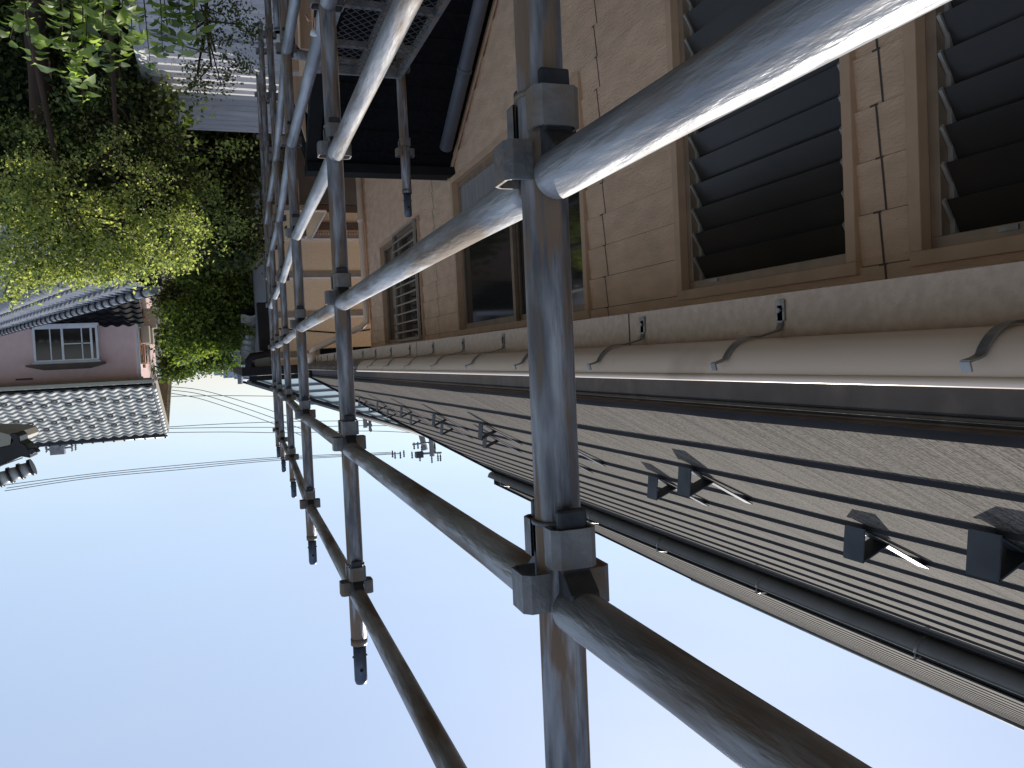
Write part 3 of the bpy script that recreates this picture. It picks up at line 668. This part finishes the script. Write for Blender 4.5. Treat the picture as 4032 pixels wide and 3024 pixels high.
# bay window
BX0, BX1, BZ0, BZ1 = 2.80, 4.20, -1.20, -.34
f = MB(); f.box((BX0-.03, PY-.28, BZ1), (BX1+.05, PY, BZ1+.05), c=OFF); f.box((BX0-.03, PY-.26, BZ0-.06), (BX1+.05, PY, BZ0), c=OFF)
for x in (BX0, BX0+.12, (BX0+BX1)/2+.05, BX1-.05): f.box((x, PY-.24, BZ0), (x+.05, PY-.2, BZ1), c=OFF)
f.box((BX0, PY-.2, BZ0), (BX0+.04, PY, BZ1), c=OFF); f.box((BX1-.04, PY-.2, BZ0), (BX1, PY, BZ1), c=OFF)
f.box((BX0, PY-.235, BZ1-.05), (BX1, PY-.2, BZ1), c=OFF); f.box((BX0, PY-.235, BZ0), (BX1, PY-.2, BZ0+.06), c=OFF)
bw = f.build('bay_window', white_m, pk)
MB().box((BX0+.05, PY-.215, BZ0+.05), (BX1-.05, PY-.21, BZ1-.05), c=OFF).build('pane', glass_m, bw)
m = MB()
for x in (3.14, 3.82): m.box((x, PY-.225, BZ0+.06), (x+.025, PY-.216, BZ1-.05), c=OFF)
m.box((BX0+.17, PY-.225, (BZ0+BZ1)/2-.01), ((BX0+BX1)/2+.05, PY-.216, (BZ0+BZ1)/2+.012), c=OFF); m.build('glazing_bar', white_m, bw)
MB().box(((BX0+BX1)/2+.1, PY-.2095, BZ0+.1), (BX1-.06, PY-.205, BZ1-.05), c=OFF).build('curtain', curtain_m, bw)
m = MB(); m.prism([V(BX0-.12, PY-.35, BZ1+.05), V(BX1+.17, PY-.35, BZ1+.05), V(BX1+.17, PY-.35, BZ1+.09), V(BX1-.2, PY-.3, BZ1+.19), V(BX0+.25, PY-.3, BZ1+.19), V(BX0-.12, PY-.35, BZ1+.09)], (0, .34, 0)); m.build('hood', trim_dark, bw)
MB().box((4.30, PY-.03, .02), (4.66, PY, .06), c=OFF).build('vent_slot', trim_dark, pk)
m = MB(); m.path([V(1.93, PY-.05, .15), V(1.93, PY-.05, -.05), V(1.95, PY-.05, -5.9)], .035, 10); m.box((1.86, PY-.1, .12), (2.0, PY, .3), c=OFF); m.build('downpipe', white_m, pk)
# side windows, awnings and cooler on the sunny side wall
for y, lb in ((22.7, None), (23.9, None)):
    f = MB(); f.box((1.93, y, -1.15), (1.97, y+.55, -.25), c=OFF); w_ = f.build('side_window', trim_m, pk)
    MB().box((1.925, y+.05, -1.1), (1.929, y+.5, -.3), c=OFF).build('pane', glass_m, w_)
    MB().box((1.80, y-.05, -.24), (1.97, y+.62, -.20), c=OFF).build('window_hood', cream_frame, w_)
    MB().box((1.72, y+.1, -1.2), (1.92, y+.5, -.75), c=OFF).build('flower_box', cream_frame, w_)
m = MB(); m.path([V(1.93, 23.45, -.1), V(1.93, 23.45, -1.3), V(1.9, 23.7, -1.5)], .04, 8); m.build('pipe_cover', orange_m, pk)
m = MB(); m.box((1.62, 24.1, -1.75), (1.93, 24.8, -1.2), c=OFF); co = m.build('air_conditioner', cream_frame, pk, .01)
MB().path([V(1.615, 24.45, -1.47), V(1.61, 24.45, -1.47)], .2, 16).build('fan_grille', alu_m, co)
# its small lower roof in shade
dm = tile_slope(V(1.75, 20.4, -2.0), (1, 0, 0), (0, 1, .5), 11, 8, lift=.03); dm.build('lower_roof', mat('old black tile', (.02, .02, .022), (.012, .012, .014), .85, spec=.1), pk)

# near tiled house whose ridge crosses below the pink one
th = empty('tiled_house', 'house roof of silver tiles with round ridge caps, below the pink house', 'house', V(3, 12, -6))
B1, B2 = V(.70, 10.4, -1.0), V(4.5, 19.9, -1.0); rd = _n(B2-B1); nn = _n(np.array([rd[1], -rd[0], 0]))
def off(p, o, z): return p+nn*o+np.array([0, 0, z])
L = np.linalg.norm(B2-B1)
sl1 = tile_slope(off(B1, .62, -.26), rd, -nn+np.array([0, 0, .36]), int(L/.265), 3, rh=.22); tile_mid = mat('weathered silver tile', (.24, .245, .26), (.17, .175, .19), .35, 0, 4)
tr = sl1.build('roof', tile_mid, th)
sl2 = tile_slope(off(B1, 2.0, -.93), rd, -nn+np.array([0, 0, .5]), int(L/.265), 6, rh=.235); sl2.build('front_roof', tile_mid, th)
MB().prism([off(B1, 0, -.1), off(B1, -.7, -.4), off(B1, -.7, -.5), off(B1, 0, -.4), off(B1, 1.95, -1.1), off(B1, 1.95, -.98)], rd*L).build('roof_deck', tile_dark, tr)
MB().prism([q+rd*1.2 for q in (off(B1, -.4, -.7), off(B1, 0, -.45), off(B1, 1.5, -1.1), off(B1, 1.5, -5), off(B1, -.4, -5))], rd*(L-1.2)).build('wall', tan_m, th)
m = MB(); n = int(L/.34)
for i in range(n):
    a, b = B1+rd*(i*L/n), B1+rd*((i+.86)*L/n); m.path([a+[0, 0, .03], b+[0, 0, .03]], .055, 12)
m.build('ridge_cap_tile', galv_clean, tr)
m = MB()
for i in range(n):
    b, c = B1+rd*((i+.84)*L/n), B1+rd*((i+1.0)*L/n); m.path([b+[0, 0, .03], c+[0, 0, .03]], .068, 12)
m.prism([off(B1, .1, -.14), off(B1, .1, -.02), off(B1, -.1, -.02), off(B1, -.1, -.14)], rd*L); m.build('ridge_collar', tile_dark, tr)
m = MB(); n = int(L/.3)
for i in range(n):
    a = off(B1+rd*(i*L/n), .66, -.22); m.path([a, a+rd*.15+[0, 0, .01], a+rd*.31], [.09, .125, .13], 12)
m.prism([off(B1, .74, -.40), off(B1, .74, -.24), off(B1, .58, -.24), off(B1, .58, -.40)], rd*L); m.build('descending_ridge', tile_mid, tr)
m = MB(); m.path([off(B1, .66, -.22)-rd*.12, off(B1, .66, -.22)-rd*.05], .12, 14); m.build('ridge_end_tile', tile_m, tr)

# dark eave corner with ornamental end tile, close on the sunny side
oc = empty('dark_tiled_eave', 'black glazed eave corner with an ornamental end tile, cut off by the picture edge', 'roof corner', V(2.6, 9.2, .9))
def P9(u, v): return atY(u, v, 9.0)
m = MB(); m.prism([P9(-250, 1700), P9(0, 1702), P9(38, 1712), P9(52, 1735), P9(40, 1752), P9(0, 1765), P9(-250, 1770)], (0, 1.2, 0)); m.build('soffit', cream_frame, oc)
m = MB()
m.prism([P9(-250, 1745), P9(0, 1757), P9(36, 1748), P9(42, 1706), P9(60, 1703), P9(76, 1716), P9(80, 1740), P9(100, 1752), P9(112, 1770), P9(120, 1804), P9(84, 1798), P9(30, 1822), P9(0, 1838), P9(-250, 1900)], (0, .35, 0))
m.prism([P9(104, 1772), P9(128, 1762), P9(142, 1768), P9(152, 1782), P9(140, 1780), P9(126, 1790), P9(112, 1790)], (0, .12, 0)); m.build('ornamental_end_tile', tile_dark, oc, .01)
m = MB()
p0, p1 = P9(118, 1842), P9(-260, 1985); dd = _n(p1-p0); Lr = np.linalg.norm(p1-p0); n = 9
for i in range(n):
    a = p0+dd*(i*Lr/n); b = p0+dd*((i+.8)*Lr/n); m.path([a, b], [.060, .072], 14)
m.build('verge_tile', tile_m, oc)
m = MB()
for i in range(n):
    a = p0+dd*((i+.78)*Lr/n); b = p0+dd*((i+1.0)*Lr/n); m.path([a, b], .085, 14)
m.path([p0-dd*.03, p0], .085, 14); m.build('verge_collar', tile_dark, oc)
MB().path([P9(94, 1800)-[0, .05, 0], P9(-250, 1925)-[0, .05, 0]], .006, 6).build('copper_wire', alu_m, oc)

# small sunlit tile roof between the trees and the cream house
ot = empty('tiled_outbuilding', 'small silver tiled roof between the fresh green tree and the black downpipe', 'outbuilding', V(-.8, 19, -6))
tile_slope(V(-1.80, 18.5, -1.15), (1, 0, 0), (0, 1, .45), 4, 9, .33, .30).build('roof', tile_m, ot)
MB().box((-1.75, 18.9, -6), (-.55, 23, -1.25), c=OFF).build('wall', tan_m, ot)
MB().prism([V(-1.8, 18.5, -1.25), V(-1.8, 21.05, -.12), V(-1.8, 23.4, -1.25)], (1.3, 0, 0)).build('gable', tile_dark, ot)
m = MB()
for i in range(4): m.path([V(-1.7+i*.26, 21.0, .0), V(-1.7+i*.26+.2, 21.0, .0)], [.09, .11], 12)
m.build('ridge_cap', tile_dark, ot)

# metal roofed shed low among the trees
sh = empty('metal_shed', 'low shed with a pale corrugated steel roof half hidden by branches', 'shed', V(.3, 9.5, -6))
ZS = -3.4; G = []
pa, pb = 7.2, 11.55
xs0 = lambda y: .54+(y-8.1)*(-.01)
n = 44
for i in range(2*n+1):
    t = i/(2*n); y = pa+(pb-pa)*t; z = ZS+.12*t+(.05 if (i//2) % 2 else 0); G.append([V(.56, y, z), V(-1.2, y, z)])
ms = MB().grid(G); ms.v = ms.v
msr = ms.build('corrugated_roof', shed_m, sh)
MB().box((-1.2, pb-.02, ZS+.05), (.60, pb+.03, ZS+.16), c=OFF).build('ridge_flashing', white_m, sh)
MB().box((.54, pa, ZS+.02), (.64, pb, ZS+.10), c=OFF).build('verge_trim', white_m, sh)
for y in (8.6, 9.9): MB().box((-1.2, y, ZS+.09), (.60, y+.05, ZS+.12), c=OFF).build('batten', white_m, sh)
MB().box((-1.1, pa+.1, -6), (.5, pb-.1, ZS-.03), c=OFF).build('wall', tan_m, sh)

# ================================================================ POLES AND WIRES
def pole(name, label, x, y, top, parts):
    t = empty(name, label, 'utility pole', (x, y, 0), 'utility poles'); m = MB(); m.path([np.array([x, y, 0]), np.array([x, y, EYE+top])], [.19, .14], 14); m.build('shaft', concrete_m, t); return t
YP = 42.
pt = atY(1702, 1796, YP); t = pole('utility_pole', 'utility pole with crowded crossarms behind the slate roof', pt[0], YP, pt[2]-EYE, None)
def ins(mb, p, s=1):
    mb.path([p-[0, 0, .08*s], p+[0, 0, .3*s]], .035*s, 6)
    for k in range(3): mb.path([p+[0, 0, .1*k*s], p+[0, 0, (.1*k+.05)*s]], [.03*s, .065*s], 8)
m = MB(); m.path([atY(1640, 1787, YP), atY(1738, 1783, YP)], .06, 8); m.path([atY(1624, 1750, YP), atY(1712, 1740, YP)], .05, 8); m.build('crossarm', ins_m, t)
m = MB()
for u, v in ((1734, 1795), (1724, 1795), (1700, 1802), (1653, 1795), (1712, 1760), (1712, 1750), (1660, 1760), (1545, 1780), (1555, 1785), (1576, 1784), (1590, 1779), (1622, 1784), (1630, 1748), (1645, 1746)): m = MB(); ins(m, atY(u, v, YP)); m.build('insulator', wedge_m, t)
MB().box((-.2, -.2, -.1), (.2, .2, .22), c=atY(1650, 1786, YP)).build('switch_box', wedge_m, t)
t2 = empty('utility_pole', 'slanting utility pole beside the pole with crowded crossarms', 'utility pole', atY(1645, 1690, YP+1), 'utility poles')
MB().path([atY(1620, 1560, YP+1), atY(1674, 1771, YP+1)], .16, 14).build('shaft', concrete_m, t2)
p3 = atY(1439, 1684, 52); t3 = pole('utility_pole', 'distant utility pole with a side bracket above the pale metal roof', p3[0], 52, p3[2]-EYE, None)
m = MB(); m.path([atY(1456, 1653, 52), atY(1458, 1697, 52)], .10, 8); m.path([atY(1441, 1662, 52), atY(1456, 1676, 52)], .06, 6); m.path([atY(1441, 1680, 52), atY(1456, 1668, 52)], .06, 6); m.build('side_bracket', concrete_m, t3)
for v in (1655, 1676, 1695): MB().path([atY(1458, v, 52), atY(1464, v, 52)], .12, 8).build('insulator', ins_m, t3)
p4 = atY(232, 1768, 60); t4 = pole('utility_pole', 'utility pole top with a grey box and hooked arms above the pink house roof', p4[0], 60, p4[2]-EYE, None)
MB().box((-.42, -.3, -.8), (.42, .3, .7), c=atY(226, 1748, 60)).build('transformer_box', ins_m, t4)
m = MB(); m.path([atY(180, 1762, 60), atY(184, 1770, 60), atY(240, 1767, 60)], .07, 6); m.path([atY(244, 1765, 60), atY(284, 1760, 60), atY(286, 1752, 60)], .07, 6); m.path([atY(240, 1760, 60), atY(266, 1750, 60)], .09, 6)
for u, v in ((182, 1758), (197, 1754), (283, 1754), (297, 1750)): ins(m, atY(u, v, 60), 1.4)
m.build('crossarm', ins_m, t4)
m = MB(); m.prism([atY(247, 1737, 60.2), atY(259, 1737, 60.2), atY(253, 1752, 60.2)], (0, .05, 0)); m.build('red_marker', mat('red sign', (.6, .1, .06)), t4)
WR = [([(18, 1910), (360, 1866), (700, 1832), (1100, 1800), (1540, 1781)], 'uppermost of three long cables rising from the left picture edge to the crowded pole'),
      ([(25, 1922), (360, 1874), (700, 1841), (1100, 1806), (1576, 1784)], 'middle one of three long cables rising from the left picture edge'),
      ([(18, 1933), (360, 1882), (700, 1850), (1100, 1812), (1576, 1787)], 'lowest one of three long cables rising from the left picture edge'),
      ([(660, 1681), (900, 1668), (1150, 1660), (1460, 1655), (1650, 1645)], 'level cable nearest the horizon of the three crossing behind the posts'),
      ([(660, 1687), (900, 1683), (1150, 1682), (1460, 1676), (1680, 1680)], 'level middle cable of the three crossing behind the posts'),
      ([(660, 1703), (900, 1701), (1150, 1704), (1460, 1697), (1700, 1709)], 'level cable farthest from the horizon of the three crossing behind the posts'),
      ([(676, 1523), (780, 1534), (900, 1564), (1060, 1614), (1200, 1664)], 'curving service cable closest to the tree tops'),
      ([(676, 1536), (780, 1550), (900, 1585), (1060, 1640), (1200, 1694)], 'curving service cable, middle of three'),
      ([(672, 1548), (780, 1568), (900, 1606), (1060, 1662), (1200, 1720)], 'curving service cable farthest from the tree tops'),
      ([(660, 1561), (900, 1558), (1200, 1562), (1290, 1563)], 'single level cable just over the tree tops')]
for pts, lb in WR:
    m = MB(); P = [atY(u, v, 48) for u, v in pts]
    Q = []
    for i in range(len(P)-1):
        p_, q_ = P[max(i-1, 0)], P[min(i+2, len(P)-1)]
        for t_ in np.linspace(0, 1, 6)[:-1]:
            a0, a1, a2, a3 = p_, P[i], P[i+1], q_
            Q.append(.5*((2*a1)+(-a0+a2)*t_+(2*a0-5*a1+4*a2-a3)*t_**2+(-a0+3*a1-3*a2+a3)*t_**3))
    Q.append(P[-1]); m.path(Q, .019, 5); own(m, 'overhead_cable', wire_m, lb, 'cable', Q[0], 'overhead cables')

# distant town
tw = [(860, 1478, 14, 150), (905, 1488, 22, 170), (945, 1492, 18, 160), (842, 1462, 10, 140), (1262, 1592, 55, 60), (980, 1493, 30, 200), (1330, 1603, 14, 65)]
for i, (u, v, w, Y) in enumerate(tw):
    p = atY(u, v, Y); ww = w/3100*Y; m = MB(); m.box((-ww, 0, -p[2]-1), (ww, 8, 0), c=p); lab = ['pale blue distant building behind the tree tops, %s' % s_ for s_ in ('second from the left', 'widest of the row', 'next to the black gutter corner', 'leftmost', '', 'half hidden behind the black gutter', '')][i]
    if i == 4: lab = 'grey building roof peeping over the pale metal hip roof'
    if i == 6: lab = 'thin pale block beyond the second scaffold post'
    own(m, 'distant_building', far_m, lab, 'building', (p[0], p[1], 0), 'distant buildings')
m = MB(); m.path([np.array([atY(947, 1512, 90)[0], 90, 0]), atY(947, 1512, 90)], .28, 8); own(m, 'chimney_stack', grey_wall, 'slim dark distant mast beside the black gutter corner', 'mast', (atY(947, 1512, 90)[0], 90, 0))

# ================================================================ TREES
LEAF4 = (np.array([[0, 0, 0], [-.32, .5, .10], [0, 1, -.04], [.32, .5, .10]], float), [(0, 1, 2), (0, 2, 3)])
LEAF6 = (np.array([[0, 0, 0], [-.26, .25, .09], [-.27, .55, .07], [0, 1, -.16], [.27, .55, .07], [.26, .25, .09], [0, .5, 0]], float), [(0, 1, 6), (1, 2, 6), (2, 3, 6), (0, 6, 5), (5, 6, 4), (4, 6, 3)])
def leaves(name, C, size, mt, parent, tmpl=LEAF4, up=None, spread=1.0):
    T, F = tmpl; n = len(C); k = len(T)
    d = RNG.normal(size=(n, 3))*spread
    if up is not None: d += np.array(up)
    d /= np.linalg.norm(d, axis=1)[:, None]; r = RNG.normal(size=(n, 3)); r -= (r*d).sum(1)[:, None]*d; r /= np.linalg.norm(r, axis=1)[:, None]; nn_ = np.cross(r, d)
    s = size*RNG.uniform(.65, 1.25, n)
    Vv = C[:, None, :]+s[:, None, None]*(T[None, :, 0:1]*r[:, None, :]+T[None, :, 1:2]*d[:, None, :]+T[None, :, 2:3]*nn_[:, None, :])
    offs = np.zeros(3); p = parent
    while p is not None: offs = offs+BASE.get(p.name, 0); p = p.parent
    Vv = (Vv-offs).reshape(-1, 3); Fm = np.array(F); nf = len(F)
    me = bpy.data.meshes.new(name); me.vertices.add(n*k); me.vertices.foreach_set('co', Vv.ravel())
    idx = (np.arange(n)[:, None, None]*k+Fm[None]).reshape(-1)
    me.loops.add(len(idx)); me.loops.foreach_set('vertex_index', idx); me.polygons.add(n*nf)
    me.polygons.foreach_set('loop_start', np.arange(n*nf)*3); me.polygons.foreach_set('loop_total', np.full(n*nf, 3)); me.update(calc_edges=True); me.validate()
    me.materials.append(mt); o = bpy.data.objects.new(name, me); COL.objects.link(o); o.parent = parent; return o
def cloud(blobs, per, sig, shell=.35):
    """clusters of leaves through the outer part of each blob (x, y, z, rx, ry, rz)"""
    out = []
    for b in blobs:
        c = np.array(b[:3]); rr = np.array(b[3:6]); nclu = max(6, int(per*(rr[0]*rr[2]+rr[0]*rr[1]+rr[1]*rr[2])/.5))
        q = RNG.normal(size=(nclu, 3)); q /= np.linalg.norm(q, axis=1)[:, None]; q *= (shell+(1-shell)*RNG.uniform(0, 1, (nclu, 1))**.6)
        cc = c+q*rr
        for p in cc:
            k = RNG.integers(14, 34); sg = sig*RNG.uniform(.6, 1.4); out.append(p+RNG.normal(size=(k, 3))*sg*np.array([1, 1, .65]))
    return np.concatenate(out)
def px_blobs(lst, Y):
    out = []
    for b in lst:
        u, v, ru, rv = b[:4]; y = b[4] if len(b) > 4 else Y; p = atY(u, v, y); out.append((p[0], p[1], p[2], ru/3100*y, (ru+rv)/2/3100*y*.8, rv/3100*y))
    return out
def tree(name, label, base, blobs, per, sig, size, mt, trunk_r=.12, cat='tree', group='trees', trunk=True, shell=.35, up=None, tmpl=LEAF4, bark=None):
    t = empty(name, label, cat, base, group)
    C = cloud(blobs, per, sig, shell); leaves('crown', C, size, mt, t, tmpl, up)
    if trunk:
        m = MB(); base = np.array(base, float); top = np.mean([b[:3] for b in blobs], axis=0)
        mid = base*.08+top*.92+np.array([.05, .1, 0]); m.path([base, base*.75+top*.25+[.05, 0, 0], base*.4+top*.6+[-.04, .05, 0], mid, top], [trunk_r, trunk_r*.8, trunk_r*.55, trunk_r*.35, trunk_r*.2], 10)
        for b in blobs:
            e = np.array(b[:3]); s_ = mid+(e-mid)*.1; j = (s_+e)/2+RNG.normal(size=3)*.12; tip = e+RNG.normal(size=3)*np.array(b[3:6])*.35
            m.path([mid, j, e, tip], [trunk_r*.28, trunk_r*.18, trunk_r*.1, .004], 6)
        m.build('trunk', bark or bark_m, t)
    return t
tree('maple_tree', 'yellow green maple spreading in front of the tiled roofs at the picture edge', V(2.0, 8.6, -6),
     px_blobs([(60, 1000, 120, 110), (230, 900, 130, 130), (60, 780, 110, 130), (400, 1000, 130, 90), (380, 840, 90, 70, 9.2), (180, 700, 80, 60), (560, 1010, 100, 80), (120, 1110, 60, 50), (300, 1110, 50, 30), (560, 900, 60, 60, 9.2), (20, 1150, 40, 50), (700, 1010, 80, 60, 9.4), (480, 1090, 90, 40), (230, 1040, 130, 60)], 8.8), 135, .075, .043, grid_green, .05, group='garden trees')
tree('maple_tree', 'loose olive green maple filling the shade behind the yellow green one', V(1.6, 9.6, -6),
     px_blobs([(300, 560, 110, 70), (120, 520, 90, 60), (420, 380, 80, 60), (520, 560, 90, 60), (640, 620, 90, 70), (700, 760, 90, 80), (760, 900, 90, 80), (850, 760, 70, 80), (920, 600, 60, 60), (300, 430, 70, 50), (640, 540, 70, 40), (900, 900, 70, 80)], 9.5), 60, .10, .045, leafmat('olive maple leaves', [(.04, .055, .02), (.12, .16, .05), (.28, .34, .12), (.44, .48, .2)], .5, .6), .05, group='garden trees', shell=.1)
tree('maple_tree', 'light green maple spray in front of the dark evergreens, mid picture', V(1.0, 9.0, -6),
     px_blobs([(520, 660, 70, 40), (470, 540, 45, 35), (610, 700, 45, 35), (640, 860, 60, 50), (420, 600, 40, 30), (130, 600, 50, 60), (330, 640, 50, 30), (540, 770, 60, 50), (730, 900, 50, 60)], 9.0), 110, .07, .040, grid_green, .05, group='garden trees')
tree('broadleaf_tree', 'fresh green tree whose top meets the sky beside the pink house', V(.9, 20, -6),
     px_blobs([(790, 1240, 110, 100), (880, 1150, 110, 100), (730, 1350, 60, 80), (830, 1330, 90, 60), (940, 1240, 60, 90), (760, 1050, 90, 70), (940, 1060, 60, 60), (860, 1010, 80, 60)], 19.), 55, .13, .10, bright_green, .16, group='trees against the sky')
tree('broadleaf_tree', 'dull green tree between the pink house and the sky line', V(1.0, 27, -6),
     px_blobs([(700, 1440, 55, 50), (760, 1400, 90, 70), (690, 1330, 60, 80), (850, 1390, 70, 60), (890, 1430, 40, 30), (780, 1300, 90, 80), (670, 1450, 30, 50), (850, 1280, 90, 80)], 26.), 50, .16, .11, leafmat('dull leaves', [(.05, .07, .02), (.09, .14, .03), (.15, .21, .05)], .45, .6), .18, group='trees against the sky')
EV_ = [('dark evergreen directly behind the metal shed roof', (1.0, 14, -6), [(830, 800, 150, 150), (960, 620, 90, 110), (900, 960, 120, 90), (720, 640, 110, 120), (800, 540, 120, 80)], 13.),
       ('dark evergreen at the picture corner behind the reddish trunk', (3.4, 13, -6), [(80, 260, 150, 160), (60, 500, 140, 120), (300, 420, 150, 130), (230, 200, 130, 130), (60, 60, 150, 120)], 11.),
       ('dark evergreen in the middle of the wood, behind the light maple spray', (2, 10, -6), [(540, 470, 150, 140), (420, 620, 150, 110), (600, 720, 160, 120), (450, 250, 130, 130), (400, 80, 150, 120), (250, 650, 150, 100), (100, 700, 150, 100), (560, 900, 150, 80)], 9.9),
       ('tall dark evergreen behind the fresh green tree', (.2, 23, -6), [(960, 950, 80, 110), (820, 1100, 120, 90), (700, 1180, 70, 80), (1000, 1120, 50, 110), (900, 1280, 100, 90)], 22.5)]
for lb, b, bl, Y in EV_:
    tree('evergreen_tree', lb, V(*b), px_blobs(bl, Y), 130, .14, .085, dark_green, .14, group='dark evergreens', shell=.15)
tree('small_leaf_shrub', 'small leaved shrub overhanging the corrugated steel roof', V(-.1, 7.6, -6),
     px_blobs([(880, 60, 90, 50), (800, 260, 60, 40), (930, 240, 60, 60), (760, 340, 50, 40), (870, 330, 45, 40), (970, 100, 40, 90), (700, 60, 80, 30), (850, 160, 60, 40)], 6.6), 170, .05, .028, leafmat('olive leaves', [(.04, .055, .018), (.09, .12, .03), (.17, .19, .05)], .4, .6), .04, cat='shrub', group='shrubs')
# reddish trunk of a cedar
c = empty('cedar_tree', 'cedar with a thick reddish brown trunk rising into the shade', 'tree', (atY(130, 0, 10)[0], 10, 0), 'trunks')
MB().path([np.array([atY(128, -900, 10)[0], 10, 0]), atY(140, 100, 10), atY(158, 300, 10), atY(158, 480, 10), atY(165, 700, 10)], [.15, .125, .115, .10, .06], 16).build('trunk', bark_m, c)
leaves('crown', cloud(px_blobs([(60, 620, 110, 90), (280, 580, 110, 80), (170, 700, 120, 80), (170, 560, 60, 50)], 10.2), 110, .12, .1), .07, dark_green, c)
# wood behind everything, one mass of foliage
wd = cloud([(x, y, EYE+z, 2.0, 1.6, 1.2) for x, y, z in [(x, y, -5.3+.5*math.sin(x*1.7+y)+(y-14)*.06) for y in (14.5, 17, 20, 24, 28) for x in np.arange(-1.5, y*.32, 1.9)]], 9, .3)
wo_ = leaves('undergrowth', wd, .16, dark_green, None); tag(wo_, 'dark undergrowth filling the gaps between the trees', 'undergrowth', kind='stuff')
# leafy shoots close to the scaffold
sb = empty('leafy_shoots', 'young tree shoots with large pointed shiny leaves near the picture corner', 'shrub', V(.9, 5.6, -6), 'shrubs')
st = MB(); LC = []; LD = []
shoots = [(60, -60, 130, 250), (110, -80, 95, 60), (205, -60, 235, 20), (280, -80, 275, 330), (250, -60, 245, 170), (330, -70, 325, 395), (380, -80, 400, 230), (450, -80, 470, 260), (520, -90, 520, 180), (560, -80, 590, 240), (640, -60, 660, 130), (700, -80, 720, 210), (160, -60, 40, 150), (760, -80, 780, 200), (300, -60, 330, 300), (420, -90, 360, 150), (600, -90, 640, 200)]
for u0, v0, u1, v1 in shoots:
    Y = random.uniform(5.1, 5.9); a = atY(u0, v0-500, Y); b = atY(u1, v1, Y+random.uniform(-.2, .2)); mid = (a+b)/2+np.array([random.uniform(-.04, .04), 0, 0])
    st.path([a, mid, b], [.008, .005, .002], 6)
    n = int(np.linalg.norm(b-atY(u0, -120, Y))/.028)
    for i in range(n):
        t_ = .42+.58*i/max(1, n-1); p = (1-t_)**2*a+2*t_*(1-t_)*mid+t_**2*b
        for s_ in range(2):
            ang = random.uniform(0, 2*math.pi); LC.append(p); LD.append((math.cos(ang), math.sin(ang), random.uniform(-.35, .6)))
T, F = LEAF6; vs = []; fsx = []
for p, d in zip(LC, LD):
    d = _n(np.array(d)); r = _n(np.cross(d, [0, 0, 1.])+np.random.default_rng(len(vs)).normal(size=3)*.25); r = _n(r-d*(r @ d)); nn_ = np.cross(r, d); s_ = random.uniform(.07, .125); b = len(vs); p = p+d*.015
    vs += [p+s_*(q[0]*r+q[1]*d+q[2]*nn_) for q in T]; fsx += [tuple(b+i for i in f) for f in F]
lm = MB(); lm.add(vs, fsx, True); lm.build('leaves', shrub_green, sb); st.build('stem', bark_m, sb)
